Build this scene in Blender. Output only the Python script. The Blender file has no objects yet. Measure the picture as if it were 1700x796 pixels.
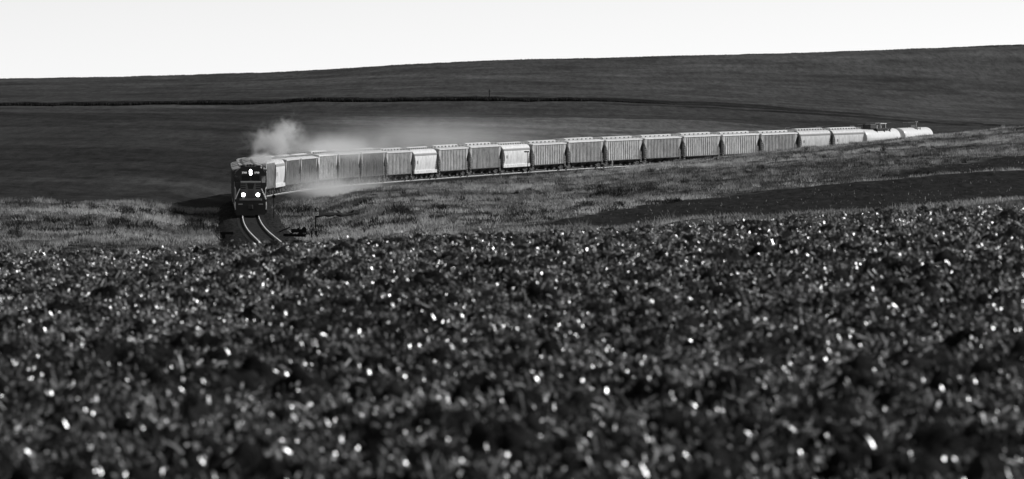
import bpy, math, random
import numpy as np
from mathutils import Vector, Matrix

random.seed(7); rng = np.random.default_rng(11)
SC = bpy.context.scene
COL = SC.collection

# ---------------------------------------------------------------- camera, sky, sun, exposure
F = 10240.0            # focal length in pixels of a 1700 px wide frame
YH = 190.0             # image row of the horizon (level camera, shifted lens)
ZC = 9.6               # camera height over the low point of the railway
cam_d = bpy.data.cameras.new('camera'); cam = bpy.data.objects.new('camera', cam_d); COL.objects.link(cam)
cam.location = (0, 0, ZC); cam.rotation_euler = (math.radians(90), 0, 0)
cam_d.sensor_width = 36.0; cam_d.sensor_fit = 'HORIZONTAL'; cam_d.lens = 36.0 * F / 1700.0
cam_d.shift_y = -(398.0 - YH) / 1700.0
cam_d.clip_start = 0.5; cam_d.clip_end = 20000
cam_d.dof.use_dof = True; cam_d.dof.focus_distance = 640.0; cam_d.dof.aperture_fstop = 6.6
cam_d.dof.aperture_blades = 9
SC.camera = cam

SUN_AZ = math.radians(20)      # from +X (right) towards +Y (away): a side-back light
SUN_EL = math.radians(33)
W = bpy.data.worlds.new('World'); SC.world = W; W.use_nodes = True
nt = W.node_tree; nt.nodes.clear()
sky = nt.nodes.new('ShaderNodeTexSky'); sky.sky_type = 'NISHITA'; sky.sun_disc = False
sky.sun_elevation = SUN_EL; sky.sun_rotation = math.radians(90) - SUN_AZ
sky.altitude = 1500; sky.dust_density = 0.3; sky.air_density = 0.55
bw = nt.nodes.new('ShaderNodeRGBToBW'); bg = nt.nodes.new('ShaderNodeBackground'); wo = nt.nodes.new('ShaderNodeOutputWorld')
bg.inputs['Strength'].default_value = 0.143
nt.links.new(sky.outputs[0], bw.inputs[0]); nt.links.new(bw.outputs[0], bg.inputs['Color']); nt.links.new(bg.outputs[0], wo.inputs['Surface'])
sun_d = bpy.data.lights.new('sun', 'SUN'); sun_d.energy = 4.3; sun_d.angle = math.radians(0.5); sun_d.color = (1, 1, 1)
sun = bpy.data.objects.new('sun', sun_d); COL.objects.link(sun)
to_sun = Vector((math.cos(SUN_AZ) * math.cos(SUN_EL), math.sin(SUN_AZ) * math.cos(SUN_EL), math.sin(SUN_EL)))
sun.rotation_euler = to_sun.to_track_quat('Z', 'Y').to_euler(); sun.location = (300, 300, 300)
SC.view_settings.view_transform = 'Standard'; SC.view_settings.look = 'None'
SC.view_settings.exposure = 0.0; SC.view_settings.gamma = 1.0; SC.view_settings.use_curve_mapping = False
SC.render.engine = 'CYCLES'
cy = SC.cycles
cy.use_denoising = True; cy.sample_clamp_indirect = 4.0
cy.volume_bounces = 1; cy.max_bounces = 6; cy.volume_step_rate = 0.6; cy.volume_max_steps = 128
cy.use_adaptive_sampling = False

# ---------------------------------------------------------------- helpers: objects and materials
def tag(o, label=None, cat=None, group=None, kind=None):
    if label: o['label'] = label
    if cat: o['category'] = cat
    if group: o['group'] = group
    if kind: o['kind'] = kind
    return o

def empty(name, label=None, cat=None, group=None):
    o = bpy.data.objects.new(name, None); o.empty_display_size = 0.5; COL.objects.link(o)
    return tag(o, label, cat, group)

def np_mesh(name, V, Fq, material, smooth=False, attrs=None):
    """mesh from arrays; Fq is (n,3) or (n,4)"""
    me = bpy.data.meshes.new(name)
    V = np.asarray(V, np.float32); Fq = np.asarray(Fq, np.int32)
    n, k = Fq.shape
    me.vertices.add(len(V)); me.vertices.foreach_set('co', V.ravel())
    me.loops.add(n * k); me.loops.foreach_set('vertex_index', Fq.ravel())
    me.polygons.add(n); me.polygons.foreach_set('loop_start', np.arange(0, n * k, k, dtype=np.int32))
    me.polygons.foreach_set('loop_total', np.full(n, k, np.int32))
    if smooth: me.polygons.foreach_set('use_smooth', np.ones(n, bool))
    me.update(calc_edges=True)
    for an, av in (attrs or {}).items():
        a = me.attributes.new(an, 'FLOAT', 'POINT'); a.data.foreach_set('value', np.asarray(av, np.float32).ravel())
    me.materials.append(material)
    o = bpy.data.objects.new(name, me); COL.objects.link(o)
    return o

class MB:
    """collects simple shapes into one mesh"""
    def __init__(s): s.v = []; s.f = []; s.sm = []
    def add(s, v, f, smooth=False):
        b = len(s.v); s.v += [tuple(p) for p in v]; s.f += [tuple(b + i for i in q) for q in f]; s.sm += [smooth] * len(f); return s
    def box(s, x0, x1, y0, y1, z0, z1):
        v = [(x, y, z) for z in (z0, z1) for y in (y0, y1) for x in (x0, x1)]
        return s.add(v, [(0, 2, 3, 1), (4, 5, 7, 6), (0, 1, 5, 4), (2, 6, 7, 3), (0, 4, 6, 2), (1, 3, 7, 5)])
    def cbox(s, x0, x1, y0, y1, z0, z1, c):
        """box with chamfered vertical and top edges"""
        def ring(d, z): 
            a, b, p, q = x0 + d, x1 - d, y0 + d, y1 - d
            return [(a + c, p, z), (b - c, p, z), (b, p + c, z), (b, q - c, z), (b - c, q, z), (a + c, q, z), (a, q - c, z), (a, p + c, z)]
        v = ring(0, z0) + ring(0, z1 - c) + ring(c, z1); f = []
        for k in (0, 8):
            for i in range(8): f.append((k + i, k + (i + 1) % 8, k + 8 + (i + 1) % 8, k + 8 + i))
        f.append(tuple(range(7, -1, -1))); f.append(tuple(range(16, 24)))
        return s.add(v, f)
    def prism_y(s, pts, y0, y1):
        """pts = (x,z) outline, counter-clockwise seen from -y"""
        n = len(pts); v = [(x, y0, z) for x, z in pts] + [(x, y1, z) for x, z in pts]
        f = [tuple(range(n)), tuple(range(2 * n - 1, n - 1, -1))]
        f += [((i + 1) % n, i, n + i, n + (i + 1) % n) for i in range(n)]
        return s.add(v, f)
    def prism_x(s, pts, x0, x1):
        """pts = (y,z) outline"""
        n = len(pts); v = [(x0, y, z) for y, z in pts] + [(x1, y, z) for y, z in pts]
        f = [tuple(range(n - 1, -1, -1)), tuple(range(n, 2 * n))]
        f += [(i, (i + 1) % n, n + (i + 1) % n, n + i) for i in range(n)]
        return s.add(v, f)
    def cyl(s, p0, p1, r0, r1=None, n=14, cap=True):
        r1 = r0 if r1 is None else r1
        p0 = Vector(p0); p1 = Vector(p1); d = (p1 - p0).normalized()
        a = d.orthogonal().normalized(); b = d.cross(a)
        v = []
        for p, r in ((p0, r0), (p1, r1)):
            for i in range(n):
                t = 2 * math.pi * i / n; v.append(p + a * (r * math.cos(t)) + b * (r * math.sin(t)))
        s.add(v, [(i, (i + 1) % n, n + (i + 1) % n, n + i) for i in range(n)], n > 8)
        if cap: s.add(v, [tuple(range(n - 1, -1, -1)), tuple(range(n, 2 * n))])
        return s
    def tube(s, pts, r, n=6):
        for a, b in zip(pts[:-1], pts[1:]): s.cyl(a, b, r, n=n)
        return s
    def build(s, name, material, parent=None):
        me = bpy.data.meshes.new(name); me.from_pydata(s.v, [], s.f)
        me.polygons.foreach_set('use_smooth', s.sm); me.update()
        me.materials.append(material)
        o = bpy.data.objects.new(name, me); COL.objects.link(o)
        if parent is not None: o.parent = parent
        return o

def copy_tree(o, parent=None):
    c = o.copy(); COL.objects.link(c); c.parent = parent
    for ch in [x for x in CHILD.get(o.name, [])]: copy_tree(ch, c)
    return c
CHILD = {}
def index_children():
    CHILD.clear()
    for o in SC.objects:
        if o.parent: CHILD.setdefault(o.parent.name, []).append(o)

def g(v): return (v, v, v, 1)

class NT:
    def __init__(s, m): s.t = m.node_tree; s.m = m
    def n(s, kind, **kw):
        x = s.t.nodes.new(kind)
        for k, v in kw.items(): setattr(x, k, v)
        return x
    def l(s, a, b): s.t.links.new(a, b)
    def math(s, op, a, b=None, clamp=False):
        x = s.n('ShaderNodeMath', operation=op, use_clamp=clamp)
        for i, q in enumerate((a, b)):
            if q is None: continue
            if isinstance(q, (int, float)): x.inputs[i].default_value = q
            else: s.l(q, x.inputs[i])
        return x.outputs[0]
    def noise(s, scale, detail=4, rough=0.6, vec=None, stretch=None):
        t = s.n('ShaderNodeTexNoise'); t.inputs['Scale'].default_value = scale
        t.inputs['Detail'].default_value = detail; t.inputs['Roughness'].default_value = rough
        co = s.n('ShaderNodeTexCoord').outputs['Object'] if vec is None else vec
        if stretch:
            mp = s.n('ShaderNodeMapping'); mp.inputs['Scale'].default_value = stretch; s.l(co, mp.inputs['Vector']); co = mp.outputs[0]
        s.l(co, t.inputs['Vector']); return t.outputs['Fac']
    def remap(s, v, a, b, c, d):
        x = s.n('ShaderNodeMapRange'); x.inputs[1].default_value = a; x.inputs[2].default_value = b
        x.inputs[3].default_value = c; x.inputs[4].default_value = d; s.l(v, x.inputs[0]); return x.outputs[0]
    def attr(s, name): return s.n('ShaderNodeAttribute', attribute_name=name).outputs['Fac']
    def mix(s, fac, a, b):
        """scalar mix a*(1-fac)+b*fac"""
        x = s.n('ShaderNodeMix', data_type='FLOAT')
        for i, q in ((0, fac), (2, a), (3, b)):
            if isinstance(q, (int, float)): x.inputs[i].default_value = q
            else: s.l(q, x.inputs[i])
        return x.outputs[0]

def new_mat(name):
    m = bpy.data.materials.new(name); m.use_nodes = True
    return m, NT(m), m.node_tree.nodes['Principled BSDF']

def paint(name, base, rough=0.5, metal=0.0, var=0.15, scale=1.5, streak=True, spec=0.5, rand=0.0):
    """weathered paint: mottling plus vertical run streaks; rand = tone difference between separate vehicles"""
    m, t, b = new_mat(name)
    a = t.noise(scale, 5, 0.65)
    v = t.remap(a, 0.3, 0.7, 1 - var, 1 + var)
    if streak:
        q = t.noise(1.0, 3, 0.6, stretch=(4.0, 4.0, 0.25))
        v = t.math('MULTIPLY', v, t.remap(q, 0.35, 0.7, 1 + var * 0.5, 1 - var))
    v = t.math('MULTIPLY', v, base)
    if rand:
        oi = t.n('ShaderNodeObjectInfo').outputs['Color']
        v = t.math('MULTIPLY', v, oi)
    cmb = t.n('ShaderNodeCombineColor')
    for i in range(3): t.l(v, cmb.inputs[i])
    t.l(cmb.outputs[0], b.inputs['Base Color'])
    b.inputs['Roughness'].default_value = rough; b.inputs['Metallic'].default_value = metal
    b.inputs['Specular IOR Level'].default_value = spec
    return m

def plain(name, base, rough=0.6, metal=0.0, spec=0.5):
    m, t, b = new_mat(name)
    v = t.math('MULTIPLY', t.remap(t.noise(9, 4, 0.7), 0.3, 0.7, 0.75, 1.25), base)
    cmb = t.n('ShaderNodeCombineColor')
    for i in range(3): t.l(v, cmb.inputs[i])
    t.l(cmb.outputs[0], b.inputs['Base Color'])
    b.inputs['Roughness'].default_value = rough; b.inputs['Metallic'].default_value = metal; b.inputs['Specular IOR Level'].default_value = spec
    return m

def lamp_mat(name, strength):
    m, t, b = new_mat(name)
    b.inputs['Base Color'].default_value = g(0.8); b.inputs['Emission Color'].default_value = g(1.0)
    b.inputs['Emission Strength'].default_value = strength
    return m

# ---------------------------------------------------------------- numpy noise
def _hash(ix, iy, seed):
    h = (ix.astype(np.int64) * 374761393 + iy.astype(np.int64) * 668265263 + seed * 1442695041) & 0xffffffff
    h = ((h ^ (h >> 13)) * 1274126177) & 0xffffffff
    return ((h ^ (h >> 16)) & 0xffffff) / float(0xffffff)
def vnoise(x, y, seed=0):
    ix = np.floor(x); iy = np.floor(y); fx = x - ix; fy = y - iy
    fx = fx * fx * (3 - 2 * fx); fy = fy * fy * (3 - 2 * fy)
    a = _hash(ix, iy, seed); b = _hash(ix + 1, iy, seed); c = _hash(ix, iy + 1, seed); d = _hash(ix + 1, iy + 1, seed)
    return (a * (1 - fx) + b * fx) * (1 - fy) + (c * (1 - fx) + d * fx) * fy
def fbm(x, y, oct=4, seed=0):
    s = 0; a = 0.5; tot = 0
    for i in range(oct):
        s = s + a * vnoise(x * 2 ** i + 17 * i, y * 2 ** i - 9 * i, seed + i); tot += a; a *= 0.5
    return s / tot
def clods(x, y, cell, seed, keep):
    """rounded lumps of earth, one per kept cell"""
    ix = np.floor(x / cell); iy = np.floor(y / cell); h = np.zeros_like(x)
    for dx in (-1, 0, 1):
        for dy in (-1, 0, 1):
            cx, cy_ = ix + dx, iy + dy
            k = _hash(cx, cy_, seed); px = (cx + _hash(cx, cy_, seed + 1)) * cell; py = (cy_ + _hash(cx, cy_, seed + 2)) * cell
            r = cell * (0.22 + 0.4 * _hash(cx, cy_, seed + 3))
            q = 1 - ((x - px) ** 2 + (y - py) ** 2) / (r * r)
            h = np.maximum(h, np.where((q > 0) & (k < keep), np.sqrt(np.maximum(q, 0)) * r * 0.62, 0))
    return h

# ---------------------------------------------------------------- the railway line (plan and profile)
TS = np.arange(-300, 720, 2.0)
_kn = np.array([-300, -160, 0, 60, 110, 160, 220, 300, 400, 480, 560, 720])
_th = np.interp(TS, _kn, [-0.06, -0.0603, -0.0444, -0.0497, -0.0467, 0.0323, 0.1168, 0.2367, 0.3813, 0.4247, 0.4603, 0.50])
_k = np.hanning(21); _k /= _k.sum(); _th = np.convolve(np.pad(_th, 10, mode='edge'), _k, 'valid')
_i0 = int(np.searchsorted(TS, 0))
TX = np.cumsum(np.sin(_th)) * 2.0; TY = np.cumsum(np.cos(_th)) * 2.0
TX = TX - TX[_i0] - 24.491; TY = TY - TY[_i0] + 578.03
TZ = np.interp(TS, [-300, -148, -75, 0, 80, 160, 290, 352, 440, 500, 530, 720],
               [-8.7, -8.85, -9.25, -9.55, -9.75, -9.75, -9.2, -8.6, -7.55, -6.85, -6.5, -4.8]) + ZC
_k2 = np.hanning(41); _k2 /= _k2.sum(); TZ = np.convolve(np.pad(TZ, 20, mode='edge'), _k2, 'valid')
def track(s): return Vector((float(np.interp(s, TS, TX)), float(np.interp(s, TS, TY)), float(np.interp(s, TS, TZ))))

def track_distance(x, y):
    """distance to the centre line and rail height there (vectorised)"""
    x = np.asarray(x, float).ravel(); y = np.asarray(y, float).ravel()
    d = np.full(x.shape, 1e9); z = np.zeros(x.shape)
    for i in range(0, len(TS), 3):
        q = (x - TX[i]) ** 2 + (y - TY[i]) ** 2
        m = q < d; d[m] = q[m]; z[m] = TZ[i]
    # refine: the samples are 6 m apart, remove the along-track part
    th = np.interp(y, TY, _th); xx = np.interp(y, TY, TX)
    dd = np.abs((x - xx) * np.cos(th))
    inside = (y > TY[0]) & (y < TY[-1])
    zz = np.interp(y, TY, TZ)
    return np.where(inside, dd, np.sqrt(d)), np.where(inside, zz, z)

# ---------------------------------------------------------------- terrain
UK = np.array([-900, 0, 215, 380, 470, 560, 700, 850, 1000, 1200, 1330, 1450, 1560, 1700, 2600], float)
YCREST = np.array([428, 426, 420, 412, 405, 399, 393, 386, 381, 372, 361, 353, 348, 343, 325], float)
LAYERS = [
 (420, [430, 424, 420, 408, 402, 400, 398, 394, 388, 358, 352, 346, 339, 331, 300]),
 (500, [386, 384, 385, 381, 376, 371, 366, 362, 358, 342, 332, 324, 316, 308, 275]),
 (560, [354, 352, 354, 358, 361, 353, 346, 345, 338, 326, 314, 304, 295, 286, 255]),
 (600, [336, 336, 342, 345, 351, 341, 332, 331, 325, 315, 303, 293, 284, 275, 245]),
 (640, [338, 338, 343, 341, 346, 335, 325, 322, 316, 306, 294, 284, 275, 266, 238]),
 (700, [326, 326, 332, 334, 338, 328, 317, 312, 306, 296, 284, 274, 265, 256, 229]),
 (780, [298, 298, 302, 310, 325, 319, 308, 303, 296, 284, 271, 261, 252, 243, 220]),
 (860, [274, 274, 277, 283, 295, 303, 305, 299, 288, 270, 258, 248, 239, 228, 211]),
 (940, [256, 256, 258, 262, 266, 274, 284, 291, 283, 262.5, 251.5, 240.5, 231, 217, 205]),
 (990, [246, 246, 247, 251, 254, 258, 264, 270, 277, 265, 250, 236.5, 225, 211, 199]),
 (1060, [232, 232, 233, 236, 240, 243, 247, 252, 262, 263, 262, 258, 242, 217, 198]),
 (1130, [218, 218, 219, 222, 225, 228, 231, 235, 243, 248, 250, 248, 250, 236, 205]),
 (1200, [207, 207, 208, 211, 213, 215, 218, 222, 228, 233, 235, 234, 234, 224, 208]),
 (1300, [194, 194, 196, 199, 201, 203, 205, 208, 213, 218, 221, 220, 218, 213, 206]),
 (1400, [185, 186, 189, 191, 191.5, 192.5, 194.5, 196, 198, 203.5, 210, 211, 211, 210, 203]),
 (1500, [179.5, 180, 182, 183.5, 184, 185, 186, 187, 189, 194, 199, 203, 207, 208, 200]),
 (1600, [175.5, 176, 176, 174, 172.5, 170.5, 169, 168, 170, 179, 186, 194, 203, 207, 196]),
 (1700, [168, 168, 167, 165, 163, 162, 161, 160, 162, 172, 179, 187, 197, 203, 190]),
 (1900, [155, 155, 153, 150, 149, 148, 146, 144, 146, 154, 160, 167, 176, 182, 165]),
 (2100, [143, 143, 141, 138, 135, 131, 124, 120, 120, 121, 124, 127, 131, 135, 105]),
 (2300, [135, 133, 129, 124, 121, 117, 107, 101.5, 97.5, 93.5, 90, 85, 81, 76, 45]),
 (2450, [139, 137, 133, 128, 125, 121, 111, 105, 101, 96, 94, 89, 85, 80, 50]),
 (2800, [155, 155, 150, 145, 142, 140, 130, 125, 120, 115, 112, 108, 104, 100, 75]),
 (4500, [178, 178, 175, 172, 170, 168, 165, 162, 160, 155, 152, 150, 148, 146, 130]),
 (9000, [185, 185, 184, 183, 182, 181, 180, 179, 178, 176, 175, 174, 173, 172, 165]),
]
LD = np.array([6, 16, 28, 50, 85, 115, 180, 300] + [l[0] for l in LAYERS], float)
def smooth_interp(u, y):
    # dense smoothed table so that the knots leave no creases
    uu = np.arange(-900, 2601, 10.0); q = np.interp(uu, UK, y)
    k = np.hanning(13); k /= k.sum(); q = np.convolve(np.pad(q, 6, mode='edge'), k, 'valid')
    return np.interp(u, uu, q)
def layer_z(u):
    """camera-relative heights of every layer at image columns u -> (len(LD), n)"""
    yc = smooth_interp(u, YCREST); zc = -(yc - YH) * 85 / F - 0.17     # clods and straw stand above this mean surface
    z = [np.full(u.shape, -1.62), np.full(u.shape, -1.60), -1.58 + (zc + 1.58) * 0.06, -1.58 + (zc + 1.58) * 0.42, zc,
         zc - 0.62 - 0.06, -(yc + 62 - YH) * 180 / F, -(yc + 60 - YH) * 300 / F]
    for D, y in LAYERS: z.append(-(smooth_interp(u, np.array(y, float)) - YH) * D / F)
    return np.array(z)
def hermite(D, Z):
    """monotone cubic through the layers; D (n,), Z (L,n)"""
    h = np.diff(LD)[:, None]; dl = np.diff(Z, axis=0) / h
    m = np.zeros_like(Z); m[0] = dl[0]; m[-1] = dl[-1]
    s = dl[:-1] * dl[1:]
    with np.errstate(divide='ignore', invalid='ignore'):
        hm = 2 * s / (dl[:-1] + dl[1:])
    m[1:-1] = np.where(s > 0, hm, 0)
    i = np.clip(np.searchsorted(LD, D, side='right') - 1, 0, len(LD) - 2); j = np.arange(Z.shape[1])
    hh = LD[i + 1] - LD[i]; t = (D - LD[i]) / hh
    return ((1 + 2 * t) * (1 - t) ** 2 * Z[i, j] + t * (1 - t) ** 2 * hh * m[i, j] + t * t * (3 - 2 * t) * Z[i + 1, j] + t * t * (t - 1) * hh * m[i + 1, j])
def ground(x, y, bumps=True):
    """terrain height at world x, y"""
    x = np.atleast_1d(np.asarray(x, float)).ravel(); y = np.atleast_1d(np.asarray(y, float)).ravel()
    D = np.clip(y, 6, 9000); u = np.clip(850 + F * x / D, -900, 2600)
    out = np.zeros_like(x)
    for a in range(0, len(x), 60000):
        sl = slice(a, a + 60000); out[sl] = hermite(D[sl], layer_z(u[sl]))
    if bumps:
        w = np.clip((D - 110) / 200, 0, 1)
        out += w * (0.55 * (fbm(x / 9, y / 14, 3, 3) - 0.5) + 0.42 * (fbm(x / 2.3, y / 3.5, 3, 5) - 0.5)) * np.clip((1150 - D) / 200, 0.3, 1)
        wf = np.clip((D - 900) / 400, 0, 1)
        out += wf * (0.9 * (fbm(x / 30, y / 40, 4, 8) - 0.5) + 0.25 * (vnoise(x / 3.5, y / 5, 21) - 0.5))
    d, zr = track_distance(x, y)
    zt = zr - ZC - 0.85
    w = np.clip((13 - d) / 8.5, 0, 1); w = w * w * (3 - 2 * w)
    return out * (1 - w) + zt * w + ZC
def at(u, y_hint_D):
    x = (u - 850) * y_hint_D / F
    return Vector((x, y_hint_D, float(ground(x, y_hint_D)[0])))

def row(pts, u):
    p = np.array(pts, float); return np.interp(u, p[:, 0], p[:, 1])
# field borders as image rows (where the cover changes); stored as a distance so the shader can cut a crisp line
B_PLOUGH_TOP = [(-900, 900), (860, 900), (870, 377), (1000, 351), (1200, 325), (1330, 313), (1450, 303), (1560, 294), (1700, 285), (2600, 240)]
B_PLOUGH_LOW = [(-900, 800), (860, 380), (1000, 374), (1200, 357), (1330, 352), (1450, 345), (1560, 338), (1700, 330), (2600, 300)]
B_WEDGE_TOP = [(-900, 900), (1440, 900), (1450, 299), (1465, 292), (1560, 276), (1700, 258), (2600, 180)]
B_WEDGE_LOW = [(-900, 0), (1440, 296), (1465, 297), (1560, 290), (1700, 281), (2600, 240)]
B_STRIP_LOW = [(-900, 183), (200, 187), (420, 190), (480, 191), (700, 194), (900, 196), (1000, 198), (1100, 199), (1200, 203), (1330, 213), (1400, 219), (1700, 240), (2600, 300)]
B_ROAD_TOP = [(-900, 171.5), (0, 171.5), (420, 166.5), (480, 163.5), (800, 160.5), (900, 161), (1000, 163), (1200, 172), (1400, 185), (1560, 200), (1640, 207), (1700, 211), (2600, 250)]
B_ROAD_LOW = [(-900, 177), (230, 176), (420, 175), (480, 171), (800, 167.5), (900, 168.5), (1000, 170), (1200, 177), (1400, 188.5), (1560, 203), (1640, 209), (1700, 213), (2600, 255)]
B_TRACK2_LOW = [(-900, 100), (900, 170), (1000, 173), (1200, 183), (1400, 194), (1560, 207), (1640, 211.5), (1700, 215), (2600, 260)]

def grid(us, Ds, side):
    """fan of ground in front of the camera plus side strips (offsets in metres) beyond its edges"""
    side = np.asarray(side); off = np.concatenate([-side[::-1], np.zeros(len(us)), side])
    us = np.concatenate([np.full(len(side), us[0]), us, np.full(len(side), us[-1])])
    U, DD = np.meshgrid(us, Ds); OF = np.tile(off, len(Ds)); U = U.ravel(); DD = DD.ravel()
    X = (U - 850) * DD / F + OF
    nu, nd = len(us), len(Ds)
    i = np.arange(nd - 1)[:, None] * nu + np.arange(nu - 1)[None, :]
    Q = np.stack([i, i + 1, i + nu + 1, i + nu], -1).reshape(-1, 4)
    return U, DD, X, Q

def split_mesh(name, V, Q, keep, mat_, attrs, smooth=True):
    Qk = Q[keep]; used = np.unique(Qk); mp = np.zeros(len(V), np.int64); mp[used] = np.arange(len(used))
    return np_mesh(name, V[used], mp[Qk], mat_, smooth, {k: v[used] for k, v in attrs.items()})

def ground_mat(name, recipe, rough=0.9, bump=0.0, bump_scale=3.0):
    m, t, b = new_mat(name)
    v = recipe(t)
    cmb = t.n('ShaderNodeCombineColor')
    for i in range(3): t.l(v, cmb.inputs[i])
    t.l(cmb.outputs[0], b.inputs['Base Color'])
    b.inputs['Roughness'].default_value = rough; b.inputs['Specular IOR Level'].default_value = 0.02
    if bump:
        bp = t.n('ShaderNodeBump'); bp.inputs['Distance'].default_value = bump; bp.inputs['Strength'].default_value = 1.0
        t.l(t.noise(bump_scale, 5, 0.7), bp.inputs['Height']); t.l(bp.outputs[0], b.inputs['Normal'])
    return m

def r_stubble(t):
    a = t.remap(t.noise(2.2, 6, 0.7), 0.35, 0.7, 0.004, 0.027)
    return t.math('MULTIPLY', a, t.remap(t.noise(0.12, 3), 0.3, 0.7, 0.75, 1.25))
def r_meadow(t):
    a = t.remap(t.noise(0.6, 6, 0.75, stretch=(1, 0.25, 1)), 0.36, 0.66, 0.014, 0.11)
    a = t.math('MULTIPLY', a, t.remap(t.noise(0.05, 3, stretch=(1, 0.35, 1)), 0.35, 0.65, 0.6, 1.35))
    p = t.remap(t.noise(1.3, 5, 0.8, stretch=(1, 0.12, 1)), 0.36, 0.68, 0.006, 0.034)
    edge = t.math('ADD', t.attr('plough'), t.remap(t.noise(0.12, 5, 0.75), 0.3, 0.7, -2.6, 2.6))
    a = t.mix(t.remap(edge, -0.4, 0.4, 0, 1), a, p)
    return a
def r_hills(t):
    streak = t.remap(t.noise(0.05, 5, 0.7, stretch=(0.7, 0.35, 1)), 0.34, 0.66, 0.62, 1.38)
    fine = t.remap(t.noise(0.55, 4, 0.8, stretch=(1, 0.07, 1)), 0.36, 0.66, 0.7, 1.3)
    wide = t.math('MULTIPLY', t.remap(t.noise(0.006, 3, 0.5), 0.35, 0.65, 0.85, 1.15), t.remap(t.noise(0.02, 4, 0.6, stretch=(0.22, 1.0, 1)), 0.35, 0.65, 0.78, 1.2))
    low = t.mix(t.attr('pale'), 0.030, 0.098)              # young crop by the track; paler stand of it on the right
    a = t.mix(t.remap(t.attr('strip'), -0.15, 0.15, 0, 1), low, 0.042)
    a = t.mix(t.remap(t.attr('road'), -0.2, 0.2, 0, 1), a, 0.018)  # shade of the far road bank put into a dark ground strip
    a = t.mix(t.remap(t.attr('upper'), -0.15, 0.15, 0, 1), a, t.mix(t.attr('east'), 0.048, 0.060))
    a = t.mix(t.remap(t.attr('marks'), 0, 1, 0, 0.75), a, 0.008); a = t.mix(t.remap(t.attr('marks'), 0, -1, 0, 0.35), a, 0.07)
    a = t.math('MULTIPLY', a, streak); a = t.math('MULTIPLY', a, fine)
    return t.math('MULTIPLY', a, wide)
M_stubble = ground_mat('stubble_soil', r_stubble, bump=0.03, bump_scale=14)
M_meadow = ground_mat('meadow_ground', r_meadow, bump=0.15, bump_scale=1.2)
M_hills = ground_mat('field_crop', r_hills, bump=0.5, bump_scale=0.35)

# foreground: the stubble field, finely modelled clods
us = np.arange(-400, 2101, 6.5)
Ds = np.concatenate([np.arange(6, 20, 0.35), np.arange(20, 40, 0.055), np.arange(40, 70, 0.075), np.arange(70, 116, 0.12)])
U, DD, X, Q = grid(us, Ds, np.concatenate([np.arange(0.07, 5, 0.07), np.arange(5, 12, 0.5), np.arange(12, 75, 6)]))
def field_relief(x, y):
    h = 0.16 * (fbm(x / 1.1, y / 1.1, 3, 31) - 0.5) + 0.10 * (fbm(x / 0.22, y / 0.22, 3, 41) - 0.5)
    return h + clods(x, y, 0.30, 51, 0.27) * 1.0 + clods(x, y, 0.13, 61, 0.55) * 1.2 + clods(x, y, 0.07, 63, 0.5)
Zb = ground(X, DD, False)
edge_w = np.clip((116 - DD) / 6, 0, 1)
Z = Zb + field_relief(X, DD) * edge_w
stub = np_mesh('stubble_field', np.stack([X, DD, Z], -1), Q, M_stubble, True)
tag(stub, 'dark harvested field of clods and stubble filling the foreground', 'field', kind='structure')

# everything behind the crest
us = np.arange(-900, 2601, 10.0)
Ds = np.concatenate([np.arange(116, 400, 6.0), np.arange(400, 1200, 2.0), np.arange(1200, 1450, 4), np.arange(1450, 1720, 3.0), np.arange(1720, 2500, 10), np.arange(2500, 9001, 130)])
Ds[0] = Ds[0] - 0.12
U, DD, X, Q = grid(us, Ds, np.array([4.0, 10, 20, 35, 60, 90]))
Z = ground(X, DD); Y_img = YH - (Z - ZC) * F / DD
Y_flat = YH - (ground(X, DD, False) - ZC) * F / DD
V = np.stack([X, DD, Z], -1)
plough = np.maximum(np.minimum(Y_flat - row(B_PLOUGH_TOP, U), row(B_PLOUGH_LOW, U) - Y_flat), np.minimum(Y_flat - row(B_WEDGE_TOP, U), row(B_WEDGE_LOW, U) - Y_flat))
plough = np.where(DD > 960, -9, plough)
strip = np.where(DD > 1150, row(B_STRIP_LOW, U) - Y_flat, -9)
upper = np.where(DD > 1150, row(B_ROAD_TOP, U) - Y_flat, -9)
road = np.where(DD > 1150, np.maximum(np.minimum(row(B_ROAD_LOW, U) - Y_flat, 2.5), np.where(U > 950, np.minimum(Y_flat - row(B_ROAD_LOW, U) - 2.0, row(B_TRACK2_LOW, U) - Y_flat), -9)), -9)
pale = np.clip((U - 430) / 260, 0, 1) * np.clip((1650 - U) / 560, 0.25, 1)
east = np.clip((U - 300) / 1100, 0, 1)  # upper hill lightens to the right: haze put into its colour
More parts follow.
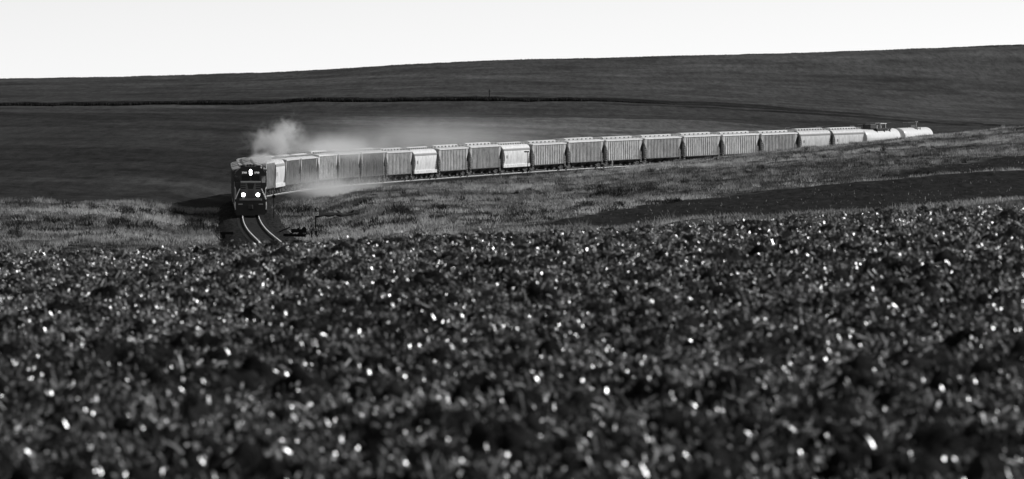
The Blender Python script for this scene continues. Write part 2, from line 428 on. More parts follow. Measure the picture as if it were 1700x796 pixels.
# the meadow reaches to the bank on the left and to the track on the right
Db = np.interp(us, [-900, 0, 380, 405, 420, 470, 560, 700, 850, 1000, 1200, 1330, 1450, 1560, 1700, 2600], [648, 648, 700, 700, 700, 775, 822, 874, 924, 962, 1014, 1044, 1075, 1104, 1140, 1180])
qd = DD[Q[:, 0]]; qu = U[Q[:, 0]]
near = qd < np.interp(qu, us, Db)
def line_mark(pts, w):
    p = np.array(pts, float); yl = np.interp(U, p[:, 0], p[:, 1]); m = np.clip(1 - np.abs(Y_flat - yl) / w, 0, 1)
    ends = np.clip((U - p[0, 0]) / 25, 0, 1) * np.clip((p[-1, 0] - U) / 25, 0, 1)
    return m * ends * np.clip(0.4 + 1.4 * (vnoise(X / 6, DD / 30, 5)), 0, 1)
marks = np.zeros(len(U))
for pts, w, k in [([(95, 297), (190, 297)], 1.3, 1), ([(0, 249), (60, 246)], 1.6, 1), ([(30, 281), (90, 274), (165, 264), (230, 258)], 1.4, 0.55), ([(180, 262), (290, 270), (400, 282)], 1.6, 0.6), ([(190, 300), (330, 302)], 1.2, 0.6),
                  ([(60, 255), (170, 257)], 1.5, 0.5), ([(290, 145), (355, 141)], 1.5, 1), ([(540, 151), (620, 147)], 1.6, 0.9), ([(560, 146), (720, 136)], 2.0, 0.5), ([(640, 132), (760, 127)], 2.2, 0.6), ([(1090, 124), (1170, 121)], 3.2, 0.7), ([(880, 122), (1000, 119)], 1.8, 0.5),
                  ([(1260, 140), (1420, 143), (1600, 158), (1740, 172)], 1.3, 0.8), ([(1330, 131), (1480, 134)], 1.5, 0.4), ([(1540, 108), (1640, 108)], 2, 0.5), ([(240, 181), (470, 188)], 1.5, 0.5), ([(560, 180), (640, 178)], 1.8, 0.6), ([(740, 186), (900, 192)], 1.6, 0.5), ([(850, 176), (960, 179)], 1.2, 0.6),
                  ([(150, 206), (300, 208), (460, 217)], 1.5, -0.7), ([(0, 283), (120, 277), (200, 268)], 1.2, -0.5), ([(1000, 167.5), (1200, 175), (1400, 187), (1640, 208.5)], 0.9, -1.0)]:
    q = line_mark(pts, w); marks = np.where(q * abs(k) > np.abs(marks), q * k, marks)
marks = np.where(DD > 640, marks, 0)
A = dict(marks=marks, plough=plough, strip=strip, upper=upper, road=road, pale=pale, east=east)
tag(split_mesh('meadow', V, Q, near, M_meadow, {'plough': plough}), kind='structure')
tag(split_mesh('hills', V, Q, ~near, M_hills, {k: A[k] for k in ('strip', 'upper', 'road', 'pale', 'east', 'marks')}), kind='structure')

# ---------------------------------------------------------------- track: ballast bed, rails, sleepers
M_ballast = ground_mat('ballast_stone', lambda t: t.remap(t.noise(4, 5, 0.85, stretch=(1, 0.3, 1)), 0.42, 0.72, 0.003, 0.075), bump=0.15, bump_scale=6)
M_rail = paint('polished_rail', 0.95, 0.40, 0.4, var=0.1, streak=False)  # headlight glint on the polished heads put into the pale base
M_railweb = plain('rusty_rail_web', 0.05, 0.8)
M_sleeper = plain('creosoted_timber', 0.045, 0.9, spec=0.03)
def sweep(profile, s0, s1, ds, jitter=0.0):
    ss = np.arange(s0, s1 + 0.01, ds); n = len(profile); Vv = []
    for s in ss:
        p = track(s); th = float(np.interp(s, TS, _th)); r = Vector((math.cos(th), -math.sin(th), 0))
        for (a, z) in profile:
            q = p + r * a + Vector((0, 0, z))
            if jitter: q += Vector((random.uniform(-1, 1), random.uniform(-1, 1), random.uniform(-1, 1))) * jitter
            Vv.append(q)
    Vv = np.array([tuple(v) for v in Vv]); m = len(ss)
    i = np.arange(m - 1)[:, None] * n + np.arange(n - 1)[None, :]
    return Vv, np.stack([i, i + 1, i + n + 1, i + n], -1).reshape(-1, 4)
Vv, Qq = sweep([(-3.9, -1.3), (-3.1, -0.8), (-2.5, -0.42), (-1.9, -0.24), (-0.9, -0.22), (0, -0.21), (0.9, -0.22), (1.9, -0.24), (2.5, -0.42), (3.1, -0.8), (3.9, -1.3)], -290, 700, 0.5, 0.055)
tag(np_mesh('track_bed', Vv, Qq, M_ballast), kind='structure')
trk = empty('railway_track', 'curving single line railway track with two shining rails on dark sleepers', 'railway track')
for sgn in (-1, 1):
    c = sgn * 0.7175 + sgn * 0.036
    Vv, Qq = sweep([(c - 0.037, -0.045), (c - 0.035, -0.004), (c - 0.02, 0), (c + 0.02, 0), (c + 0.035, -0.004), (c + 0.037, -0.045)], -285, 695, 2.0)
    o = np_mesh('rail', Vv, Qq, M_rail); o.parent = trk
    Vv, Qq = sweep([(c - 0.07, -0.17), (c - 0.012, -0.14), (c - 0.012, -0.046), (c + 0.012, -0.046), (c + 0.012, -0.14), (c + 0.07, -0.17)], -285, 695, 2.0)
    w = np_mesh('rail_web', Vv, Qq, M_railweb); w.parent = o
mb = MB()
for s in np.arange(-280, 690, 0.55):
    p = track(s); th = float(np.interp(s, TS, _th)); r = Vector((math.cos(th), -math.sin(th), 0)); f = Vector((math.sin(th), math.cos(th), 0))
    c = [p + r * a + f * b + Vector((0, 0, z)) for z in (-0.34, -0.172) for b in (-0.11, 0.11) for a in (-1.3, 1.3)]
    mb.add(c, [(0, 2, 3, 1), (4, 5, 7, 6), (0, 1, 5, 4), (2, 6, 7, 3), (0, 4, 6, 2), (1, 3, 7, 5)])
tag(mb.build('sleeper', M_sleeper, trk), kind='stuff')

# ---------------------------------------------------------------- railway vehicles (local x = forward, y = left, z = up from the rail)
M_side = paint('hopper_grey_paint', 0.40, 0.5, var=0.38, rand=1)
M_white = paint('hopper_white_paint', 0.60, 0.4, var=0.2, rand=1)
M_band = paint('weathered_band', 0.20, 0.5, var=0.15, rand=1)
M_roof = paint('galvanised_roof', 0.85, 0.3, 0.3, var=0.15, streak=False, rand=1)
M_galv = paint('galvanised_steel', 0.45, 0.4, 0.5, var=0.1, streak=False)
M_chord = paint('rim_lit_chord', 0.88, 0.28, 0.2, var=0.1, streak=False, rand=1)  # rim light along the eaves put into a brighter base colour
M_under = plain('dark_underframe', 0.045, 0.7)
M_endgrey = paint('hopper_end_paint', 0.10, 0.6, var=0.2, rand=1)
M_wheel = plain('wheel_steel', 0.05, 0.5)
M_tank = paint('white_tank_paint', 0.72, 0.28, var=0.08)
M_black = plain('black_steel', 0.02, 0.5)

def truck_parts(root, x, axles=(-0.89, 0.89), r=0.46, gauge=0.75):
    L = max(axles) + 0.35
    mb = MB()
    for y in (-1.0, 1.0):
        mb.prism_y([(-L, 0.42), (-L * 0.55, 0.30), (-0.35, 0.16), (0.35, 0.16), (L * 0.55, 0.30), (L, 0.42), (L, 0.60), (L * 0.6, 0.66), (0.5, 0.82), (-0.5, 0.82), (-L * 0.6, 0.66), (-L, 0.60)], y - 0.07, y + 0.07)
        for a in axles: mb.cyl((a, y - 0.1, r), (a, y + 0.11, r), 0.13, n=10)
        for i in (-0.2, 0, 0.2): mb.cyl((i, y, 0.24), (i, y, 0.6), 0.07, n=8)
    mb.box(-0.2, 0.2, -0.95, 0.95, 0.42, 0.78)
    o = mb.build('truck', M_under, root); o.location = (x, 0, 0)
    for a in axles:
        w = MB()
        for s in (-1, 1):
            w.cyl((a, s * (gauge - 0.07), r), (a, s * (gauge + 0.05), r), r, n=22)
            w.cyl((a, s * (gauge - 0.09), r), (a, s * (gauge - 0.07), r), r + 0.03, n=22)
        w.cyl((a, -0.75, r), (a, 0.75, r), 0.08, n=8)
        w.build('wheelset', M_wheel, o)
    return o

def ladder(mb, x0, x1, y, z0, z1, n, t=0.022):
    mb.box(x0 - t, x0 + t, y - t, y + t, z0, z1); mb.box(x1 - t, x1 + t, y - t, y + t, z0, z1)
    for i in range(n):
        z = z0 + (i + 0.5) * (z1 - z0) / n; mb.box(x0, x1, y - t * 0.8, y + t * 0.8, z - t, z + t)

def coupler_brake(root, e):
    for s in (-1, 1):
        c = MB(); c.box(min(s * (e - 0.9), s * (e - 0.12)), max(s * (e - 0.9), s * (e - 0.12)), -0.12, 0.12, 0.74, 1.0)
        c.cbox(min(s * (e - 0.34), s * e), max(s * (e - 0.34), s * e), -0.2, 0.2, 0.70, 1.04, 0.05)
        c.build('coupler', M_black, root)
    b = MB(); b.tube([(e - 0.95, 0.55 + 0.28 * math.cos(a), 2.4 + 0.28 * math.sin(a)) for a in np.linspace(0, 2 * math.pi, 13)], 0.02, 5)
    for a in (0.3, 2.4, 4.5): b.cyl((e - 0.95, 0.55, 2.4), (e - 0.95, 0.55 + 0.27 * math.cos(a), 2.4 + 0.27 * math.sin(a)), 0.015, n=5)
    b.build('brake_wheel', M_under, root)

def hopper_bays(root, xs, hw=1.9, yw=1.38, ztop=1.06):
    for x in xs:
        m = MB(); v = []
        for z, a, b in ((ztop, hw, yw), (0.42, 0.42, 0.95), (0.3, 0.42, 0.95)):
            v += [(x - a, -b, z), (x + a, -b, z), (x + a, b, z), (x - a, b, z)]
        f = [(3, 2, 1, 0), (8, 9, 10, 11)]
        f = [(0, 1, 2, 3), (11, 10, 9, 8)]
        for k in (0, 4):
            for i in range(4): f.append((k + (i + 1) % 4, k + i, k + 4 + i, k + 4 + (i + 1) % 4))
        m.add(v, f); m.box(x - 0.5, x + 0.5, -1.0, 1.0, 0.24, 0.297)
        m.build('discharge_bay', M_under, root)

def make_ribbed(name, Lc=17.6, ribs=17):
    root = empty(name)
    e = Lc / 2; t = e - 0.55; b = e - 1.7
    # panel body with ribs
    pr = [(-t, 4.12), (-t, 3.45), (-b, 2.25), (-b, 1.06), (b, 1.06), (b, 2.25), (t, 3.45), (t, 4.12)]
    m = MB(); m.prism_y(pr, -1.50, 1.50)
    for i in range(ribs):
        x = -b + 0.25 + i * (2 * b - 0.5) / (ribs - 1)
        for y in (-1, 1):
            m.box(x - 0.075, x + 0.075, min(y * 1.503, y * 1.60), max(y * 1.503, y * 1.60), 1.07, 4.02)
    for s in (-1, 1):
        for y in (-1, 1):      # smooth corner gussets beyond the last ribs
            m.prism_y([(s * (b - 0.02), 4.02), (s * (b - 0.02), 2.3), (s * (t - 0.06), 3.5), (s * (t - 0.06), 4.02)][::(1 if s > 0 else -1)], min(y * 1.503, y * 1.54), max(y * 1.503, y * 1.54))
    m.build('body', M_side, root)
    r = MB(); r.prism_x([(-1.54, 4.123), (1.54, 4.123), (1.5, 4.2), (0.8, 4.36), (-0.8, 4.36), (-1.5, 4.2)], -t + 0.05, t - 0.05)
    for x in np.linspace(-t + 0.4, t - 0.4, 15): r.box(x - 0.03, x + 0.03, -0.78, 0.78, 4.363, 4.40)
    r.build('roof', M_roof, root)
    c = MB()
    for y in (-1, 1): c.cbox(-t - 0.02, t + 0.02, min(y * 1.545, y * 1.66), max(y * 1.545, y * 1.66), 4.03, 4.2, 0.02)
    c.build('top_chord', M_chord, root)
    h = MB(); h.box(-t + 1.5, t - 1.5, -0.36, 0.36, 4.405, 4.56)
    n = 10; step = (2 * t - 3.2) / n
    for i in range(n):
        x0 = -t + 1.6 + i * step; h.prism_x([(-0.42, 4.565), (0.42, 4.565), (0.36, 4.64), (0, 4.70), (-0.36, 4.64)], x0, x0 + step - 0.12)
    h.build('roof_hatch', M_roof, root)
    w = MB()
    for y in (-1, 1):
        w.box(-t + 0.2, t - 0.2, y * 0.88 - 0.14, y * 0.88 + 0.14, 4.56, 4.60)
        for x in np.linspace(-t + 0.4, t - 0.4, 9): w.box(x - 0.03, x + 0.03, y * 0.88 - 0.12, y * 0.88 + 0.12, 4.36, 4.56)
    for s in (-1, 1): w.box(min(s * (t - 0.75), s * (t - 0.25)), max(s * (t - 0.75), s * (t - 0.25)), -0.73, 0.73, 4.555, 4.595)
    w.build('running_board', M_galv, root)
    u = MB()
    for y in (-1, 1): u.box(-b - 0.05, b + 0.05, y * 1.56 - 0.055, y * 1.56 + 0.055, 0.98, 1.058)
    u.box(-e + 0.75, e - 0.75, -0.22, 0.22, 0.78, 1.055)
    for s in (-1, 1):
        u.box(min(s * (b + 0.06), s * (e - 0.62)), max(s * (b + 0.06), s * (e - 0.62)), -1.45, 1.45, 0.98, 1.1)
    u.build('underframe', M_under, root)
    for s in (-1, 1):
        q = MB()                                        # recessed slope sheet with its upright posts
        q.prism_y([(s * (t - 0.03), 3.47), (s * (b + 0.02), 2.26), (s * (b - 0.6), 1.5), (s * (b + 0.04), 1.3), (s * (t - 0.02), 3.2)][::-s], -1.30, 1.30)
        for y in (-1.3, -0.45, 0.45, 1.3): q.box(s * (e - 0.72) - 0.05, s * (e - 0.72) + 0.05, y - 0.05, y + 0.05, 1.1, 3.5)
        q.build('end_sheet', M_endgrey, root)
        for y in (-1, 1):
            l = MB(); ladder(l, min(s * (b + 0.45), s * (b + 0.95)), max(s * (b + 0.45), s * (b + 0.95)), y * 1.52, 0.5, 3.0 if s > 0 else 2.2, 7)
            l.box(s * (b + 0.3) - 0.04, s * (b + 0.3) + 0.04, y * 1.5 - 0.04, y * 1.5 + 0.04, 1.1, 2.5)
            l.build('ladder', M_galv, root)
    hopper_bays(root, (-4.3, 0, 4.3))
    for s in (-1, 1): truck_parts(root, s * (e - 1.85))
    coupler_brake(root, e)
    return root

def make_rounded(name, Lc=15.0):
    root = empty(name)
    e = Lc / 2
    prof = [(1.42, 1.30), (1.50, 1.7), (1.57, 2.2), (1.60, 2.7), (1.60, 3.2), (1.56, 3.55), (1.47, 3.85), (1.30, 4.08), (1.05, 4.26), (0.7, 4.38), (0.35, 4.43)]
    def xh(z):
        return np.interp(z, [1.3, 1.9, 2.5, 3.0, 3.45, 3.9, 4.1, 4.45], [e - 1.35, e - 1.55, e - 1.45, e - 1.15, e - 0.85, e - 0.6, e - 0.55, e - 0.55])
    P = prof + [(-y, z) for y, z in prof[::-1]]
    n = len(P); cols = np.linspace(-1, 1, 9)
    v = [(c * xh(z), y, z) for y, z in P for c in cols]; nc = len(cols); f = []
    for i in range(n - 1):
        for j in range(nc - 1): f.append((i * nc + j, i * nc + j + 1, (i + 1) * nc + j + 1, (i + 1) * nc + j))
    m = MB(); m.add(v, f, True)
    k = len(prof)                                     # end skins and floor
    ev = []; ef = []
    for s in (0, nc - 1):
        for i in range(k - 1):
            a, b_, c_, d = i * nc + s, (i + 1) * nc + s, (n - 2 - i) * nc + s, (n - 1 - i) * nc + s
            ef.append((a, b_, c_, d) if s == 0 else (d, c_, b_, a))
    ef.append((0, (n - 1) * nc, (n - 1) * nc + nc - 1, nc - 1))
    m.add(v, ef)
    for x in (-2.1, 2.1):                             # weld seams
        for y in (-1, 1):
            m.add([(x + dx, y * (py + 0.012), z) for (py, z) in prof for dx in (-0.04, 0.04)], [tuple((i * 2, i * 2 + 1, i * 2 + 3, i * 2 + 2)[::y]) for i in range(k - 1)])
    m.build('body', M_white, root)
    bd = MB()
    for y in (-1, 1):
        z0, z1 = 3.42, 3.74
        bd.add([(c * (float(xh(z)) + 0.01), y * q, z) for z, q in ((z0, 1.605), (3.55, 1.60), (z1, 1.545)) for c in cols],
               [tuple((r * nc + j, r * nc + j + 1, (r + 1) * nc + j + 1, (r + 1) * nc + j)[::y]) for r in range(2) for j in range(nc - 1)])
    bd.build('side_band', M_band, root)
    L = e - 0.6
    h = MB(); h.box(-L + 0.9, L - 0.9, -0.34, 0.34, 4.44, 4.56)
    nn = 9; st = (2 * L - 2.0) / nn
    for i in range(nn):
        x0 = -L + 1.0 + i * st; h.prism_x([(-0.40, 4.565), (0.40, 4.565), (0.34, 4.63), (0, 4.68), (-0.34, 4.63)], x0, x0 + st - 0.12)
    h.build('roof_hatch', M_roof, root)
    w = MB()
    for y in (-1, 1):
        w.box(-L, L, y * 0.82 - 0.13, y * 0.82 + 0.13, 4.53, 4.57)
        for x in np.linspace(-L + 0.2, L - 0.2, 12): w.box(x - 0.025, x + 0.025, y * 0.82 - 0.12, y * 0.82 + 0.12, 4.3, 4.53)
    for s in (-1, 1):
        w.box(min(s * (L - 0.5), s * L), max(s * (L - 0.5), s * L), -0.69, 0.69, 4.525, 4.565)
        w.tube([(s * (L + 0.05), -1.0, 4.57), (s * (L + 0.05), -1.0, 4.85), (s * (L + 0.05), -0.3, 4.85)], 0.025)
    w.build('running_board', M_galv, root)
    si = MB()
    for y in (-1, 1): si.cbox(-e + 0.75, e - 0.75, min(y * 1.36, y * 1.60), max(y * 1.36, y * 1.60), 0.92, 1.36, 0.04)
    si.build('side_sill', M_white, root)
    u = MB(); u.box(-e + 0.75, e - 0.75, -0.22, 0.22, 0.78, 1.25)
    for s in (-1, 1): u.box(min(s * (e - 1.6), s * (e - 0.6)), max(s * (e - 1.6), s * (e - 0.6)), -1.34, 1.34, 1.0, 1.1)
    u.build('underframe', M_under, root)
    for s in (-1, 1):
        q = MB()
        q.prism_y([(s * (e - 0.9), 3.4), (s * (e - 1.5), 2.4), (s * (e - 1.6), 1.32), (s * (e - 1.35), 1.32), (s * (e - 1.2), 2.3), (s * (e - 0.8), 3.2)][::s], -1.25, 1.25)
        for y in (-1.25, -0.5, 0.5, 1.25): q.box(s * (e - 0.8) - 0.05, s * (e - 0.8) + 0.05, y - 0.05, y + 0.05, 1.1, 3.9)
        q.build('end_sheet', M_endgrey, root)
        for y in (-1, 1):
            l = MB(); ladder(l, min(s * (e - 1.25), s * (e - 0.8)), max(s * (e - 1.25), s * (e - 0.8)), y * 1.5, 1.37, 3.4, 6)
            l.build('ladder', M_galv, root)
    for y in (-1, 1):
        pn = MB(); pn.box(e - 2.75, e - 2.2, min(y * 1.60, y * 1.625), max(y * 1.60, y * 1.625), 2.3, 2.75); pn.build('placard', M_band, root)
    hopper_bays(root, (-3.0, 0, 3.0), 1.4, 1.3, 1.29)
    for s in (-1, 1): truck_parts(root, s * (e - 1.75))
    coupler_brake(root, e)
    return root

def make_tank(name, Lc, fittings):
    root = empty(name)
    e = Lc / 2; R = 1.48; zc = 2.72; hl = e - 1.35
    m = MB(); n = 40; rings = []
    for t in np.linspace(-90, 90, 13):
        rings.append((-hl + 0.62 * math.sin(math.radians(t)) if t < 0 else None, R * math.cos(math.radians(t))))
    xs = [(-hl + 0.62 * math.sin(math.radians(t)), R * math.cos(math.radians(t))) for t in np.linspace(-90, 0, 9)]
    xs += [(x, R) for x in np.linspace(-hl, hl, 7)[1:-1]]
    xs += [(hl + 0.62 * math.sin(math.radians(t)), R * math.cos(math.radians(t))) for t in np.linspace(0, 90, 9)]
    v = [(x, r * math.cos(2 * math.pi * i / n), zc + r * math.sin(2 * math.pi * i / n)) for x, r in xs for i in range(n)]
    m.add(v, [(k * n + i, k * n + (i + 1) % n, (k + 1) * n + (i + 1) % n, (k + 1) * n + i)[::-1] for k in range(len(xs) - 1) for i in range(n)], True)
    m.build('tank_shell', M_tank, root)
    u = MB(); u.box(-e + 0.7, e - 0.7, -0.3, 0.3, 0.8, 1.2)
    for s in (-1, 1):
        u.box(min(s * (hl - 1.3), s * (hl - 0.7)), max(s * (hl - 1.3), s * (hl - 0.7)), -1.35, 1.35, 1.0, 1.62)
        u.box(min(s * (e - 1.0), s * (e - 0.6)), max(s * (e - 1.0), s * (e - 0.6)), -1.45, 1.45, 0.98, 1.1)
    u.build('underframe', M_under, root)
    fittings(root)
    r = MB()
    for s in (-1, 1):
        r.tube([(s * (e - 0.65), -1.4, 1.1), (s * (e - 0.65), -1.4, 2.05), (s * (e - 0.65), 1.4, 2.05), (s * (e - 0.65), 1.4, 1.1)], 0.025)
    r.build('end_handrail', M_galv, root)
    for s in (-1, 1): truck_parts(root, s * (e - 1.8))
    coupler_brake(root, e)
    return root

def fit_big(root):
    # wide top platform with railings, a dark valve housing and a bright cover
    p = MB(); p.box(-4.0, 2.8, -1.25, 1.25, 4.2, 4.28)
    for x in (-3.6, -1, 2.4):
        for y in (-1, 1): p.box(x - 0.06, x + 0.06, min(y * 0.95, y * 1.2), max(y * 0.95, y * 1.2), 3.55, 4.2)
    p.box(-4.0, 2.8, 1.2, 1.25, 4.05, 4.2)
    p.build('platform', M_black, root)
    hmb = MB(); hmb.cbox(2.0, 4.6, -0.75, 0.75, 4.285, 5.05, 0.08); hmb.build('valve_housing', M_black, root)
    d = MB(); d.cyl((0.6, 0, 4.285), (0.6, 0, 4.75), 0.5, n=20); d.cyl((0.6, 0, 4.75), (0.6, 0, 4.84), 0.56, n=20); d.build('manway', M_galv, root)
    c = MB(); c.cbox(-3.6, -0.6, -0.5, 0.5, 5.02, 5.2, 0.04)
    for x in (-3.4, -0.8):
        for y in (-0.4, 0.4): c.box(x - 0.04, x + 0.04, y - 0.04, y + 0.04, 4.285, 5.02)
    c.build('cover_plate', M_tank, root)
    h = MB()
    for y in (-1.2, 1.2):
        h.tube([(-4.0, y, 4.28), (-4.0, y, 5.3), (7.2, y, 5.3)] if False else [(-4.0, y, 4.28), (-4.0, y, 5.2), (1.8, y, 5.2)], 0.035)
        for x in np.linspace(-3.0, 1.8, 6): h.cyl((x, y, 4.28), (x, y, 5.2), 0.03, n=6)
    h.tube([(-4.0, -1.2, 5.2), (-4.0, 1.2, 5.2)], 0.03)
    for y in (-0.7, 0.7):
        h.tube([(4.7, y, 5.0), (7.0, y, 5.0), (7.0, y, 4.15)], 0.03)
        for x in (5.3, 6.1): h.cyl((x, y, 4.1), (x, y, 5.0), 0.025, n=6)
    h.build('platform_railing', M_black, root)

def fit_small(root):
    p = MB(); p.box(-2.0, 0.2, -1.1, 1.1, 4.2, 4.26)
    for x in (-1.6, -0.2):
        for y in (-1, 1): p.box(x - 0.05, x + 0.05, min(y * 0.85, y * 1.05), max(y * 0.85, y * 1.05), 3.6, 4.2)
    p.build('platform', M_galv, root)
    d = MB(); d.cyl((-0.9, 0, 4.265), (-0.9, 0, 4.55), 0.45, n=20); d.cyl((-0.9, 0, 4.55), (-0.9, 0, 4.63), 0.5, n=20); d.build('manway', M_galv, root)
    h = MB()
    h.tube([(3.2, 0.5, 4.15), (3.2, 0.5, 5.15), (-2.0, 0.5, 5.15), (-2.0, 0.5, 4.2)], 0.035)
    h.tube([(3.2, -0.5, 4.15), (3.2, -0.5, 5.15), (-2.0, -0.5, 5.15), (-2.0, -0.5, 4.2)], 0.035)
    h.cyl((-0.6, 0.5, 4.2), (-0.6, 0.5, 5.15), 0.04, n=6)
    h.build('platform_railing', M_black, root)
    v = MB(); v.cyl((-0.85, 0.5, 5.12), (-0.85, 0.5, 5.3), 0.2, n=14); v.cyl((-0.85, 0.5, 4.26), (-0.85, 0.5, 5.12), 0.05, n=8); v.build('relief_valve', M_tank, root)

def place(root, s0, s1):
    """stand a vehicle on the track between distances s0 (front) and s1 (rear)"""
    c = (s0 + s1) / 2; d = (s1 - s0) * 0.36
    a, b = track(c - d), track(c + d)
    f = (a - b).normalized(); l = Vector((0, 0, 1)).cross(f).normalized(); u = f.cross(l)
    root.location = (a + b) / 2
    root.rotation_euler = Matrix((f, l, u)).transposed().to_euler()

# ---- the locomotive
M_cabpaint = paint('dark_cab_paint', 0.030, 0.45, var=0.2)
M_nosepaint = paint('worn_nose_paint', 0.17, 0.5, var=0.2)
M_nosestripe = plain('black_stripe', 0.012, 0.5)
M_handrail = plain('pale_handrail', 0.8, 0.5)
M_glass, _t, _b = new_mat('window_glass')
_b.inputs['Base Color'].default_value = g(0.02); _b.inputs['Roughness'].default_value = 0.05
M_clear = bpy.data.materials.new('clear_cab_glass'); M_clear.use_nodes = True
_q = NT(M_clear); _tr = _q.n('ShaderNodeBsdfTransparent'); _tr.inputs[0].default_value = g(0.8); _gl = _q.n('ShaderNodeBsdfGlossy'); _gl.inputs['Roughness'].default_value = 0.05
_mx = _q.n('ShaderNodeMixShader'); _mx.inputs[0].default_value = 0.08; _q.l(_tr.outputs[0], _mx.inputs[1]); _q.l(_gl.outputs[0], _mx.inputs[2]); _q.l(_mx.outputs[0], M_clear.node_tree.nodes['Material Output'].inputs['Surface'])
M_lamp = lamp_mat('headlamp_lens', 25.0); M_ditch = lamp_mat('ditch_lamp_lens', 25.0)
M_board = plain('number_board_black', 0.02, 0.4); M_digits = lamp_mat('lit_number_digits', 0.7)
M_hood = paint('hood_paint', 0.06, 0.45, var=0.2)

def text_mesh(name, s, size, material, parent, loc, rot, depth=0.004):
    cu = bpy.data.curves.new(name, 'FONT'); cu.body = s; cu.size = size; cu.extrude = depth; cu.align_x = 'CENTER'; cu.align_y = 'CENTER'
    cu.resolution_u = 3
    tmp = bpy.data.objects.new(name + '_curve', cu); COL.objects.link(tmp)
    me = bpy.data.meshes.new_from_object(tmp.evaluated_get(bpy.context.evaluated_depsgraph_get()))
    bpy.data.objects.remove(tmp); bpy.data.curves.remove(cu)
    me.materials.clear(); me.materials.append(material)
    o = bpy.data.objects.new(name, me); COL.objects.link(o); o.parent = parent; o.location = loc; o.rotation_euler = rot
    return o

